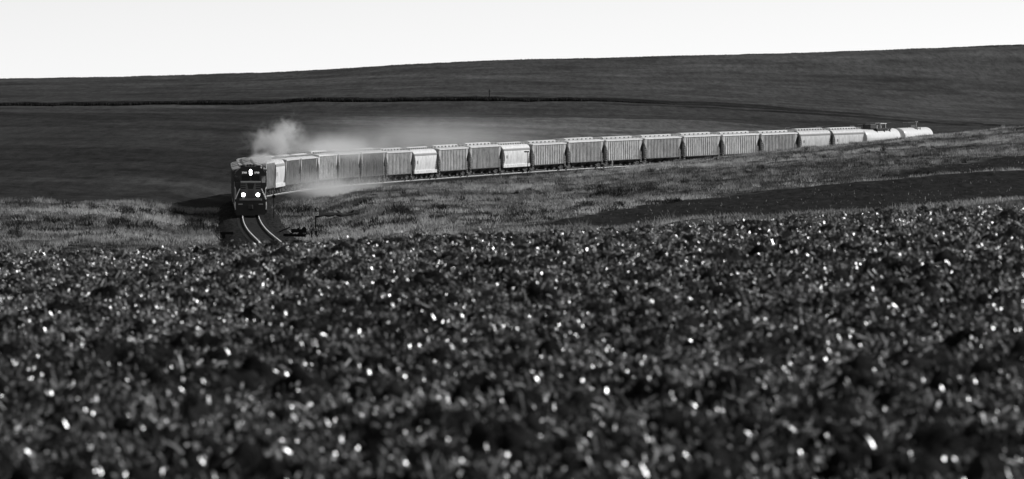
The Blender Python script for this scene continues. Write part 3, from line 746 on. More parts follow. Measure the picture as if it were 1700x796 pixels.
def make_loco():
    root = empty('locomotive', 'dark diesel locomotive leading the train with three bright headlights lit', 'locomotive')
    m = MB(); m.box(-9.6, 9.35, -1.5, 1.5, 1.42, 1.66); m.box(-9.4, 9.3, -0.9, 0.9, 1.0, 1.418); m.build('frame', M_cabpaint, root)
    p = MB(); p.box(9.36, 9.62, -1.48, 1.48, 0.75, 1.56); p.prism_y([(9.63, 0.22), (10.05, 0.12), (9.75, 0.95), (9.63, 0.95)], -1.38, 1.38)
    p.box(9.3, 9.62, -1.5, -1.15, 0.3, 0.745); p.box(9.3, 9.62, 1.15, 1.5, 0.3, 0.745)
    p.build('pilot', M_black, root)
    a = MB(); a.cbox(9.63, 9.85, -1.05, 1.05, 1.44, 1.62, 0.03); a.build('anticlimber', M_nosepaint, root)
    c = MB(); c.box(9.63, 10.1, -0.13, 0.13, 0.74, 1.0); c.cbox(9.9, 10.25, -0.22, 0.22, 0.68, 1.05, 0.05); c.build('coupler', M_black, root)
    n = MB(); n.prism_x([(-0.93, 1.663), (0.93, 1.663), (0.93, 3.02), (0.86, 3.2), (-0.86, 3.2), (-0.93, 3.02)], 7.2, 9.0)
    nose = n.build('nose', M_nosepaint, root)
    lip = MB(); lip.cbox(8.75, 9.06, -0.94, 0.94, 3.13, 3.26, 0.03); lip.build('nose_lip', M_galv, nose)
    for z in (2.58, 2.78, 2.98):
        for y in (-1, 1):
            s_ = MB(); s_.box(9.003, 9.02, min(y * 0.47, y * 0.91), max(y * 0.47, y * 0.91), z - 0.055, z + 0.055); s_.build('stripe', M_nosestripe, nose)
    e = MB(); e.prism_x([(-0.36, 3.06), (-0.22, 2.52), (0.22, 2.52), (0.36, 3.06)], 9.003, 9.03); e.build('emblem', M_nosestripe, nose)
    d_ = MB(); d_.box(9.003, 9.015, -0.3, 0.3, 1.7, 2.4); d_.build('nose_door', paint('nose_door_paint', 0.12, 0.5), nose)
    cab = MB()                                       # walls, with open corner windows at both sides of the nose
    cab.box(5.0, 7.35, -1.5, 1.5, 1.663, 3.1)
    cab.box(5.0, 7.35, -1.03, 1.03, 3.1, 3.78)
    for y in (-1, 1):
        for x0 in (5.0, 6.95): cab.box(x0, x0 + 0.4, min(y * 1.43, y * 1.5), max(y * 1.43, y * 1.5), 3.1, 3.78)
    cab.prism_x([(-1.5, 3.78), (1.5, 3.78), (1.5, 3.92), (0.98, 4.42), (0.55, 4.56), (-0.55, 4.56), (-0.98, 4.42), (-1.5, 3.92)], 5.0, 7.35)
    cab = cab.build('cab', M_cabpaint, root)
    r = MB(); r.prism_x([(-1.54, 3.90), (-1.54, 3.94), (-0.98, 4.47), (-0.55, 4.61), (0.55, 4.61), (0.98, 4.47), (1.54, 3.94), (1.54, 3.90), (0.97, 4.425), (0.55, 4.565), (-0.55, 4.565), (-0.97, 4.425)], 4.9, 7.5)
    r.build('cab_roof', M_cabpaint, cab)
    for y in (-1, 1):
        w = MB(); w.box(7.353, 7.37, min(y * 1.033, y * 1.427), max(y * 1.033, y * 1.427), 3.102, 3.778); w.build('front_window', M_clear, cab)
        w = MB(); w.box(7.353, 7.37, min(y * 0.06, y * 0.85), max(y * 0.06, y * 0.85), 3.28, 3.8); w.build('windshield', M_glass, cab)
        w = MB(); w.box(5.402, 6.948, min(y * 1.455, y * 1.47), max(y * 1.455, y * 1.47), 3.102, 3.778); w.build('side_window', M_clear, cab)
        nb = MB(); nb.cbox(7.353, 7.5, min(y * 0.26, y * 0.92), max(y * 0.26, y * 0.92), 3.92, 4.16, 0.02)
        nb = nb.build('number_board', M_board, cab)
        text_mesh('number', '3700', 0.235, M_digits, nb, (7.505, y * 0.59, 4.04), (math.radians(90), 0, math.radians(90)))
    st = MB(); st.add([(6.9, 1.04, 3.1), (6.45, 1.41, 3.1), (6.45, 1.41, 3.72), (6.9, 1.04, 3.72), (6.87, 1.04, 3.1), (6.42, 1.41, 3.1), (6.42, 1.41, 3.72), (6.87, 1.04, 3.72)], [(0, 1, 2, 3), (7, 6, 5, 4), (0, 3, 7, 4), (1, 5, 6, 2), (3, 2, 6, 7), (0, 4, 5, 1)])
    st.build('sun_catch_panel', M_galv, cab)  # pale slanted panel added to catch sun and brighten the front window
    hl = MB(); hl.cbox(7.353, 7.56, -0.22, 0.22, 3.78, 4.36, 0.04); hl = hl.build('headlight', M_black, cab)
    for z in (3.95, 4.19):
        q = MB(); q.cyl((7.563, 0, z), (7.6, 0, z), 0.119, 0.105, n=20); q.build('lens', M_lamp, hl)
    for y in (-1, 1):
        q = MB(); q.cyl((9.25, y * 0.68, 1.98), (9.5, y * 0.68, 1.98), 0.2, n=18); q.box(9.2, 9.3, y * 0.68 - 0.06, y * 0.68 + 0.06, 1.663, 1.9)
        dl = q.build('ditch_light', M_black, root)
        q = MB(); q.cyl((9.503, y * 0.68, 1.98), (9.53, y * 0.68, 1.98), 0.165, 0.14, n=18); q.build('lens', M_ditch, dl)
    h = MB(); h.cbox(-9.2, 4.99, -0.92, 0.92, 1.663, 4.1, 0.12)
    h.cbox(-9.0, -4.2, -1.45, 1.45, 3.5, 4.22, 0.18)
    h.box(-1.5, 2.6, -1.3, 1.3, 3.7, 4.25)
    for x in np.arange(-8.8, 4.8, 0.75):
        for y in (-1, 1): h.box(x, x + 0.62, min(y * 0.923, y * 0.95), max(y * 0.923, y * 0.95), 1.8, 3.4)
    hood = h.build('long_hood', M_hood, root)
    for x in (-8.2, -6.6, -5.0, -0.5, 1.5):
        q = MB(); q.cyl((x, 0, 4.225 if x < -3 else 4.253), (x, 0, 4.48), 0.72, n=24); q.cyl((x, 0, 4.48), (x, 0, 4.52), 0.3, n=16); q.build('fan', M_under, hood)
    q = MB(); q.box(3.1, 3.9, -0.3, 0.3, 4.11, 4.62); q.build('exhaust_stack', M_black, hood)
    hr = MB(); hr.tube([(6.0, -0.3, 4.7), (6.0, 0.3, 4.7)], 0.03)
    for y in (-0.3, 0, 0.3): hr.cyl((6.0, y, 4.74), (6.55, y, 4.74), 0.03, 0.09, n=10); hr.cyl((6.0, y, 4.6), (6.0, y, 4.74), 0.025, n=6)
    hr.build('horn', M_black, cab)
    an = MB(); an.box(5.3, 5.9, -0.95, -0.5, 4.5, 4.74); an.build('roof_box', M_black, cab)
    an = MB(); an.box(5.4, 5.8, 0.5, 0.95, 4.5, 4.72); an.build('roof_box', M_black, cab)
    an = MB(); an.cyl((6.9, 1.15, 4.25), (6.9, 1.15, 4.62), 0.07, n=8); an.build('antenna', M_black, cab)
    for y in (-1, 1):
        t = MB()
        t.tube([(9.3, y * 1.0, 2.55), (9.42, y * 1.22, 2.1), (9.5, y * 1.42, 1.6), (9.66, y * 1.46, 1.0), (9.66, y * 1.42, 0.6)], 0.05)
        t.tube([(7.5, y * 1.46, 2.7), (9.0, y * 1.46, 2.62), (9.2, y * 1.4, 2.5), (9.25, y * 1.4, 1.67)], 0.028)
        t.tube([(4.8, y * 1.46, 2.68), (-9.3, y * 1.46, 2.68), (-9.4, y * 1.46, 1.67)], 0.028)
        for x in np.arange(-8.0, 4.6, 2.0): t.cyl((x, y * 1.46, 1.67), (x, y * 1.46, 2.68), 0.022, n=6)
        t.build('handrail', M_handrail, root)
        st = MB()
        for z in (0.5, 0.85, 1.2): st.box(8.7, 9.35, y * 1.33 - 0.14, y * 1.33 + 0.14, z, z + 0.05)
        st.box(8.66, 8.7, y * 1.33 - 0.14, y * 1.33 + 0.14, 0.4, 1.418)
        st.build('step', M_under, root)
        g_ = MB(); g_.box(9.623, 9.64, y * 0.95 - 0.2, y * 0.95 + 0.2, 1.08, 1.14); g_.build('grab_iron', M_handrail, root)
    ft = MB(); ft.cbox(-3.0, 3.0, -1.4, 1.4, 0.3, 1.0, 0.15); ft.build('fuel_tank', M_black, root)
    for x in (-6.3, 6.3): truck_parts(root, x, (-2.05, 0.0, 2.05), 0.51)
    return root
loco = make_loco(); place(loco, 0.0, 20.5)

# ---- prototypes, then the consist from front to rear
proto = {'r': make_ribbed('ribbed_hopper_car'), 's': make_ribbed('ribbed_hopper_car', 17.6, 22), 'w': make_rounded('rounded_hopper_car'), 'v': make_rounded('rounded_hopper_car', 15.5)}
LR, LW, LV = 17.6, 15.0, 15.5
HID = ('grey ribbed hopper car hidden behind the locomotive near the front of the train', 'hopper cars hidden behind the locomotive')
GR = 'grey ribbed hopper cars in the train'; GW = 'rounded white hopper cars in the train'
consist = [
 ('r', 0.1, HID[0], HID[1]), ('r', 0.1, HID[0], HID[1]),
 ('r', 0.1, 'hopper car mostly hidden behind the locomotive, its edge showing left of the cab', GR),
 ('r', 0.1, HID[0], HID[1]), ('r', 0.1, HID[0], HID[1]), ('r', 0.1, HID[0], HID[1]), ('r', 0.1, HID[0], HID[1]),
 ('r', 1.05, 'grey hopper car half hidden by the locomotive cab, ahead of a white rounded hopper', GR),
 ('w', 1.05, 'narrow looking white rounded hopper car nearest the locomotive', GW),
 ('s', 0.72, 'dark grey ribbed hopper car right behind the white rounded hopper nearest the locomotive', GR),
 ('r', 0.85, 'mid grey ribbed hopper car directly ahead of the palest ribbed hopper', GR),
 ('r', 1.75, 'palest ribbed hopper car, veiled by drifting dust, fourth behind the white hopper nearest the locomotive' if False else 'palest of the ribbed hopper cars, whitish and veiled by dust near the front', GR),
 ('r', 0.9, 'grey ribbed hopper car coupled right behind the palest ribbed hopper', GR),
 ('s', 0.62, 'darkest ribbed hopper car with bright narrow ribs, two cars behind the palest one', GR),
 ('r', 1.1, 'light grey ribbed hopper car directly ahead of the white rounded hopper second from the locomotive', GR),
 ('w', 1.1, 'white rounded hopper car with ribbed hoppers on both sides, second rounded one from the locomotive', GW),
 ('r', 1.1, 'ribbed hopper car coupled behind the white rounded hopper second from the locomotive', GR),
 ('s', 1.0, 'ribbed hopper car directly ahead of the white rounded hopper with the dark post in front', GR),
 ('w', 1.1, 'white rounded hopper car in mid train with a dark T shaped post in front', GW),
 ('r', 1.1, 'ribbed hopper car coupled right behind the white rounded hopper by the T shaped post', GR),
 ('s', 1.0, 'grey ribbed hopper car directly ahead of the one behind the short white marker post', GR),
 ('r', 1.15, 'ribbed hopper car with the short white marker post standing in front of it', GR),
 ('s', 0.92, 'grey ribbed hopper car coupled right behind the one with the white marker post', GR),
 ('r', 1.05, 'ribbed hopper car in the rear half, two behind the one at the white marker post', GR),
 ('r', 1.15, 'lighter ribbed hopper car with uneven panel tones, second from the rearmost pair of rounded hoppers', GR),
 ('s', 0.9, 'last ribbed hopper car, directly ahead of the rearmost pair of rounded hoppers', GR),
 ('v', 0.85, 'stained rounded hopper car, front one of the pair ahead of the tank cars', GW),
 ('v', 0.9, 'stained rounded hopper car coupled directly ahead of the tank cars', GW),
]
index_children()
used = set(); s = 20.5
for kind, tone, label, grp in consist:
    L = {'r': LR, 's': LR, 'w': LW, 'v': LV}[kind]
    if kind in used: root = copy_tree(proto[kind])
    else: root = proto[kind]; used.add(kind)
    tag(root, label, 'hopper car', grp)
    for ch in SC.objects:
        if ch.parent != root: continue
        q = tone
        if ch.name.startswith(('roof', 'top_chord')): q = 0.25 if tone < 0.2 else random.uniform(0.8, 1.05)
        ch.color = (q, q, q, 1)
    root.scale = (1, 1, random.uniform(0.975, 1.03))
    place(root, s, s + L); s += L
tk = make_tank('tank_car', 18.0, fit_big); tag(tk, 'white tank car with a long railed platform and dark housing on top', 'tank car'); place(tk, s, s + 18); s += 18
tk = make_tank('tank_car', 15.5, fit_small); tag(tk, 'shining white tank car at the very end of the train with a small top railing', 'tank car'); place(tk, s, s + 15.5)
# ---------------------------------------------------------------- signs, posts and lineside things
def translucent_sign():  # translucency added so the sun behind brightens the white faces
    m, t, b = new_mat('white_sign_face'); b.inputs['Base Color'].default_value = g(0.9); b.inputs['Roughness'].default_value = 0.6
    tr = t.n('ShaderNodeBsdfTranslucent'); tr.inputs[0].default_value = g(0.9); mx = t.n('ShaderNodeMixShader'); mx.inputs[0].default_value = 0.3
    t.l(b.outputs[0], mx.inputs[1]); t.l(tr.outputs[0], mx.inputs[2]); t.l(mx.outputs[0], m.node_tree.nodes['Material Output'].inputs['Surface']); return m
M_wood = plain('weathered_post', 0.018, 0.9, spec=0.05); M_sign = translucent_sign(); M_ink = plain('black_lettering', 0.01, 0.7)
def base_at(u, D):
    x = (u - 850) * D / F
    return Vector((x, D, float(ground(x, D)[0])))
E90 = (math.radians(90), 0, 0)
D0 = 500.0; pm = F / D0
r = empty('milepost', 'thin dark milepost with a small white plate reading 70 beside the curve', 'milepost')
b = base_at(524, D0); top = ZC - (348 - YH) / pm
r.location = b; H = top - b.z
mb = MB(); mb.box(-0.055, 0.055, -0.05, 0.05, -0.3, H); mb.cyl((0, 0, H), (0, 0, H + 0.12), 0.06, n=8); mb.build('post', M_wood, r)
zc_ = ZC - (355.2 - YH) / pm - b.z
mb = MB(); mb.box(-0.23, 0.23, -0.09, -0.053, zc_ - 0.15, zc_ + 0.15); pl = mb.build('number_plate', M_sign, r)
text_mesh('number', '70', 0.36, M_ink, pl, (0, -0.095, zc_), E90)
r = empty('low_sign', 'low white lettered sign board on two short posts next to the milepost', 'sign')
b = base_at(521.5, D0 - 3); r.location = b; zc_ = ZC - (382 - YH) / (F / (D0 - 3)) - b.z
print('low sign height', zc_, 'milepost', H)
for x in (-0.2, 0.2):
    mb = MB(); mb.box(x - 0.05, x + 0.05, -0.03, 0.03, -0.3, zc_ - 0.1); mb.build('post', M_wood, r)
mb = MB(); mb.box(-0.32, 0.32, -0.05, -0.02, zc_ - 0.11, zc_ + 0.11); pl = mb.build('board', M_wood, r)
text_mesh('lettering', 'X1183', 0.235, M_sign, pl, (0, -0.056, zc_), E90)

def post(name, label, cat, u, D, y_top, w, material, extra=None):
    r = empty(name, label, cat); b = base_at(u, D); r.location = b; H = ZC - (y_top - YH) * D / F - b.z
    mb = MB(); mb.box(-w / 2, w / 2, -w / 2, w / 2, -0.4, H); mb.build('post', material, r)
    if extra: extra(r, H)
    return r
def tee(r, H): 
    mb = MB(); mb.box(-0.5, 0.2, -0.05, 0.03, H + 0.003, H + 0.2); mb.build('plate', M_wood, r)
post('marker_post', 'dark T shaped lineside post in front of a white rounded hopper car', 'post', 876, 880, 253.5, 0.09, M_wood, tee)
def cap(r, H):
    mb = MB(); mb.box(-0.13, 0.13, -0.07, 0.07, H + 0.003, H + 0.22); mb.build('cap', M_sign, r)
post('marker_post', 'short thick white marker post in front of a grey ribbed hopper car', 'post', 1016.6, 925, 258.5, 0.2, M_sign, cap)
def cross(r, H):
    mb = MB(); mb.cyl((0, -0.06, H), (0, -0.03, H), 0.17, n=12); mb.build('disc', M_wood, r)
post('whistle_post', 'thin dark post with a round plate just right of the locomotive', 'post', 454.5, 590, 326, 0.06, M_wood, cross)
def bar(r, H):
    mb = MB(); mb.box(-0.4, 0.4, -0.08, 0.08, H - 0.5, H - 0.38); mb.build('crossarm', M_wood, r)
post('utility_pole', 'thin utility pole on the far hillside above the dark road line', 'pole', 812.5, 1640, 149, 0.17, M_wood, bar)
post('fence_post', 'small far post on the left of the hillside below the dark road line', 'post', 87, 1560, 176, 0.14, M_wood)

# fallen log with a broken branch
a = base_at(526, 508); b = base_at(594, 516)
ya = ZC - (358 - YH) * 508 / F; yb = ZC - (354.5 - YH) * 516 / F
lg = MB(); P = []; n = 12
for i in range(n):
    t = i / (n - 1); p = Vector((a.x, a.y, ya)).lerp(Vector((b.x, b.y, yb)), t); p.z += 0.06 * math.sin(7 * t) + 0.05 * math.sin(17 * t); P.append(p)
for i in range(n - 1): lg.cyl(P[i], P[i + 1], 0.20 - 0.009 * i + 0.05 * math.sin(2.3 * i), 0.20 - 0.009 * (i + 1) + 0.05 * math.sin(2.3 * (i + 1)), n=9)
log = lg.build('fallen_log', M_wood); tag(log, 'long dark fallen log lying on the grassy bank right of the milepost', 'log')
br = MB(); p = P[7]; br.cyl(p, p + Vector((-0.55, -0.1, 0.42)), 0.12, 0.04, n=8); br.cyl(P[9], P[9] + Vector((0.3, -0.1, 0.3)), 0.1, 0.04, n=8); br.build('branch', M_wood, log)

# old timbers beside the rails
r = empty('crossing_timbers', 'pile of old black timbers beside the right hand rail', 'timber pile')
b = base_at(490, 470); b.z = ZC - (395 - YH) * 470 / F; r.location = b
for (x0, z0, x1, z1, w, y) in ((-0.3, 0.55, 0.85, 0.5, 0.3, 0), (-0.9, 0.2, 0.8, 0.16, 0.25, 0.15), (-0.7, 0.05, 0.35, 0.75, 0.12, -0.25), (0.3, 0.2, 0.75, 0.75, 0.3, 0.1), (-1.2, 0.45, -0.4, 0.8, 0.1, -0.2)):
    mb = MB(); mb.cyl((x0, y, z0), (x1, y + 0.2, z1), w * 0.6, n=4); mb.build('timber', M_wood, r)
r = empty('tie_end', 'dark stub of a broken tie sticking out of the bank left of the rails', 'railway tie')
b = base_at(372, 480); b.z = ZC - (388 - YH) * 480 / F; r.location = b
mb = MB(); mb.cbox(-0.3, 0.75, -0.15, 0.15, -0.08, 0.14, 0.02); o = mb.build('timber', M_wood, r)
mb = MB(); mb.box(-0.15, 0.1, -0.12, 0.12, -0.5, -0.083); mb.build('support', M_wood, r)

# ---------------------------------------------------------------- grass, weeds, straw (uncountable)
def blade_mat(name, lo, hi, rough=0.7, trans=0.25, spec=0.3):
    m, t, b = new_mat(name)
    v = t.remap(t.attr('tone'), 0, 1, lo, hi)
    cmb = t.n('ShaderNodeCombineColor')
    for i in range(3): t.l(v, cmb.inputs[i])
    t.l(cmb.outputs[0], b.inputs['Base Color']); b.inputs['Roughness'].default_value = rough
    b.inputs['Specular IOR Level'].default_value = spec
    if trans:
        tr = t.n('ShaderNodeBsdfTranslucent'); t.l(cmb.outputs[0], tr.inputs['Color'])
        mx = t.n('ShaderNodeMixShader'); mx.inputs[0].default_value = trans
        t.l(b.outputs[0], mx.inputs[1]); t.l(tr.outputs[0], mx.inputs[2])
        t.l(mx.outputs[0], m.node_tree.nodes['Material Output'].inputs['Surface'])
    return m
M_grass = blade_mat('dry_grass', 0.03, 0.54, trans=0.4, spec=0.1)
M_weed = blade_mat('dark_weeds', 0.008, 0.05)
M_crop = blade_mat('crop_edge', 0.05, 0.09)

def blades(name, x, y, h, w, tone, material, lean=0.35, dz=0.0):
    """one leaning triangular tuft blade per point"""
    n = len(x); z = ground(x, y) + dz
    a = rng.uniform(0, 2 * np.pi, n); lx = rng.normal(0, lean, n) * h; ly = rng.normal(0, lean, n) * h
    V = np.empty((n, 3, 3)); ca = np.cos(a) * w / 2; sa = np.sin(a) * w / 2
    V[:, 0] = np.stack([x - ca, y - sa, z - 0.05], -1); V[:, 1] = np.stack([x + ca, y + sa, z - 0.05], -1); V[:, 2] = np.stack([x + lx, y + ly, z + h], -1)
    Fq = np.arange(n * 3).reshape(n, 3)
    return np_mesh(name, V.reshape(-1, 3), Fq, material, False, {'tone': np.repeat(tone, 3)})

def scatter(n, u0, u1, D0, D1):
    """even over the ground between two image columns and two distances"""
    D = np.sqrt(rng.uniform(D0 * D0, D1 * D1, n)); u = rng.uniform(u0, u1, n)
    return u, D, (u - 850) * D / F

u, D, x = scatter(900000, -150, 1850, 395, 1000)
zf = ground(x, D, False); yi = YH - (zf - ZC) * F / D
dt, _ = track_distance(x, D)
clump = fbm(x / 2.2, D / 3.0, 3, 71); patch = fbm(x / 16, D / 40, 3, 77)
inpl = ((yi > row(B_PLOUGH_TOP, u) - 0.6) & (yi < row(B_PLOUGH_LOW, u) + 0.6)) | ((yi > row(B_WEDGE_TOP, u) - 0.5) & (yi < row(B_WEDGE_LOW, u) + 0.5))
Dmax = np.interp(u, [-900, 0, 380, 405, 420, 470, 560, 700, 850, 1000, 1200, 1330, 1450, 1560, 1700, 2600], [640, 640, 690, 690, 690, 770, 818, 870, 920, 958, 1008, 1040, 1070, 1100, 1135, 1180])
keep = (~inpl) & (dt > 2.5) & (D < Dmax) & (rng.uniform(0, 1, len(x)) < np.clip((clump - 0.36) * 4.5, 0.03, 1))
keep &= ~((dt < 4.5) & (rng.uniform(0, 1, len(x)) > (dt - 2.0) / 2.6))
x, D, clump, patch, dt = x[keep], D[keep], clump[keep], patch[keep], dt[keep]
n = len(x); print('grass', n)
h = (0.06 + 0.42 * clump * rng.uniform(0.3, 1.2, n)) * np.clip(0.4 + patch, 0.5, 1.2)
tone = np.clip(0.16 + 2.6 * (patch - 0.42) + 1.6 * (clump - 0.5) + rng.normal(0, 0.15, n), 0, 1)
tag(blades('grass', x, D, h, rng.uniform(0.04, 0.11, n), tone, M_grass, 0.55), 'rough dry grass over the banks and meadow between field and train', 'grass', kind='stuff')

u, D, x = scatter(30000, 700, 1850, 395, 960)
yi = YH - (ground(x, D, False) - ZC) * F / D
k = ((yi > row(B_PLOUGH_TOP, u)) & (yi < row(B_PLOUGH_LOW, u) + 3)) | ((yi > row(B_WEDGE_TOP, u)) & (yi < row(B_WEDGE_LOW, u)))
k &= rng.uniform(0, 1, len(x)) < fbm(x / 5, D / 20, 3, 131) ** 1.5
x, D = x[k], D[k]; n = len(x)
tag(blades('field_stubble', x, D, rng.uniform(0.05, 0.2, n), rng.uniform(0.04, 0.12, n), rng.uniform(0, 1, n) ** 4, M_grass, 0.5), 'sparse short stubble specks on the dark ploughed strips', 'stubble', kind='stuff')
# coarse bunch grass standing out of the sward
nt_ = 7000
u, D, x = scatter(nt_, -120, 1820, 420, 1000)
yi = YH - (ground(x, D, False) - ZC) * F / D; dt, _ = track_distance(x, D)
Dmax = np.interp(u, [-900, 0, 380, 405, 420, 470, 560, 700, 850, 1000, 1200, 1330, 1450, 1560, 1700, 2600], [640, 640, 690, 690, 690, 765, 812, 862, 912, 950, 1000, 1032, 1062, 1092, 1125, 1170])
k = ~(((yi > row(B_PLOUGH_TOP, u) - 0.6) & (yi < row(B_PLOUGH_LOW, u) + 0.6)) | ((yi > row(B_WEDGE_TOP, u) - 0.5) & (yi < row(B_WEDGE_LOW, u) + 0.5))) & (dt > 3.4) & (D < Dmax)
k &= rng.uniform(0, 1, nt_) < np.clip((fbm(x / 12, D / 30, 3, 151) - 0.32) * 4, 0.05, 1)
x, D = x[k], D[k]; m = 44; rad = np.repeat(rng.uniform(0.15, 0.5, len(x)), m); hh = np.repeat(rng.uniform(0.25, 0.75, len(x)), m); tt = np.repeat(np.clip(rng.uniform(0.0, 1.0, len(x)) ** 2 * 0.8 + 1.3 * (fbm(x / 8, D / 16, 3, 161) - 0.45), 0, 1), m)
x = np.repeat(x, m) + rng.normal(0, 1, len(rad)) * rad; D = np.repeat(D, m) + rng.normal(0, 1, len(rad)) * rad; n = len(x)
tag(blades('bunch_grass', x, D, hh * rng.uniform(0.5, 1.1, n), rng.uniform(0.04, 0.10, n), np.clip(tt * 0.9 + rng.normal(0, 0.12, n), 0, 1), M_grass, 0.45), 'taller rough grass tufts scattered through the meadow and banks', 'grass', kind='stuff')
# dark weeds: lines and single clumps
WX, WY, WH = [], [], []
def weeds(u0, y0, u1, y1, n, spread, h, sx=1.6):
    """a line of low weeds from image point to image point: the ground there is found by marching along the view ray"""
    for i in range(n):
        t = rng.uniform(); uu = u0 + (u1 - u0) * t + rng.normal(0, 3); yy = y0 + (y1 - y0) * t + rng.normal(0, spread)
        p = hit(uu, yy)
        if p is None: continue
        hh = h * rng.uniform(0.5, 1.25); m = int(40 + 60 * hh)
        q = rng.normal(0, 1, (m, 2)); WX.append(p.x + q[:, 0] * hh * sx * 0.4); WY.append(p.y + q[:, 1] * hh * 1.1)
        WH.append(hh * np.exp(-(q ** 2).sum(1) * 0.35) * rng.uniform(0.4, 1.1, m) + 0.05)
DH = np.arange(400, 1150, 1.5)
def hit(u, y):
    x = (u - 850) * DH / F; z = ground(x, DH, False); yi = YH - (z - ZC) * F / DH
    k = np.nonzero(yi <= y)[0]
    if len(k) == 0: return None
    i = k[0]; return Vector((x[i], DH[i], z[i]))
for a in [(985, 327, 1080, 318, 26, 1.0, 0.75), (900, 357, 1000, 349, 20, 0.6, 0.4), (1000, 345, 1130, 334, 24, 0.8, 0.4), (1050, 312, 1200, 300, 30, 0.8, 0.5), (700, 322, 780, 315, 12, 0.8, 0.45),
          (700, 366, 900, 358, 40, 1.3, 0.6), (630, 376, 700, 372, 14, 2, 0.6), (1180, 268, 1330, 262, 16, 2.0, 0.35), (1340, 262, 1560, 245, 30, 3.5, 0.35), (1465, 294, 1560, 288, 10, 0.4, 0.3),
          (600, 342, 616, 341, 4, 0.6, 0.9), (652, 357, 676, 357, 7, 0.6, 1.1), (720, 350, 732, 349, 4, 0.5, 0.6), (560, 350, 590, 347, 6, 1.5, 0.6), (480, 352, 520, 350, 8, 2.5, 0.8), (445, 352, 475, 352, 8, 2.5, 1.0),
          (0, 385, 120, 388, 16, 5, 0.65), (120, 372, 330, 385, 30, 6, 0.6), (200, 355, 300, 358, 18, 2.0, 0.7), (0, 372, 60, 372, 6, 3, 0.6), (300, 378, 380, 384, 20, 4, 0.8), (100, 345, 190, 346, 8, 2, 0.5),
          (760, 300, 880, 297, 12, 1.5, 0.4), (820, 330, 1000, 312, 34, 5, 0.4), (470, 380, 640, 376, 26, 6, 0.6)]:
    weeds(*a)
x = np.concatenate(WX); y = np.concatenate(WY); h = np.concatenate(WH); n = len(x)
dt, _ = track_distance(x, y); k = dt > 3.2; x, y, h = x[k], y[k], h[k]; n = len(x); print('weeds', n)
tag(blades('weeds', x, y, h, rng.uniform(0.06, 0.2, n), rng.uniform(0, 1, n), M_weed, 0.5), 'dark low weeds in lines and clumps across the meadow', 'weeds', kind='stuff')

# growth along the far road bank, the bank's shade put into its dark tone, and the uneven crop on the skyline
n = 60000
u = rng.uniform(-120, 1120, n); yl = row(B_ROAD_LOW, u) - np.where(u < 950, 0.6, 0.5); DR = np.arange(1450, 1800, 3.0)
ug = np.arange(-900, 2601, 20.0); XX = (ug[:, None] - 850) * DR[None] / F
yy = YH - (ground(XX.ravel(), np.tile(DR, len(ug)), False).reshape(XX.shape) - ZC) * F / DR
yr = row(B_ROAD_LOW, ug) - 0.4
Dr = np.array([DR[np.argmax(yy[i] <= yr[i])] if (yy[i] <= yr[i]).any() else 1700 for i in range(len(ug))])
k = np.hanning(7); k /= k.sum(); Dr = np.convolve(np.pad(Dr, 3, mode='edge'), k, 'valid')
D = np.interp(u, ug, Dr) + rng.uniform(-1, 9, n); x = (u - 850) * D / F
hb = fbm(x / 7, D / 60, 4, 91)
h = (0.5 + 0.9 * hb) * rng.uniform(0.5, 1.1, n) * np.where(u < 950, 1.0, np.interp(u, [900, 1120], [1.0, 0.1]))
tag(blades('shaded_bank_growth', x, D, h, rng.uniform(0.25, 0.6, n), rng.uniform(0, 0.55, n), M_weed, 0.3), 'dark strip of tall growth along the far road bank below the hill', 'hedge growth', kind='stuff')
n = 50000
u = rng.uniform(-120, 1820, n); D = rng.uniform(2285, 2315, n); x = (u - 850) * D / F
tag(blades('ridge_crop', x, D, rng.uniform(0.12, 0.42, n), rng.uniform(0.2, 0.6, n), rng.uniform(0.3, 1, n), M_crop, 0.3), 'uneven standing crop along the skyline of the hill', 'crop', kind='stuff')

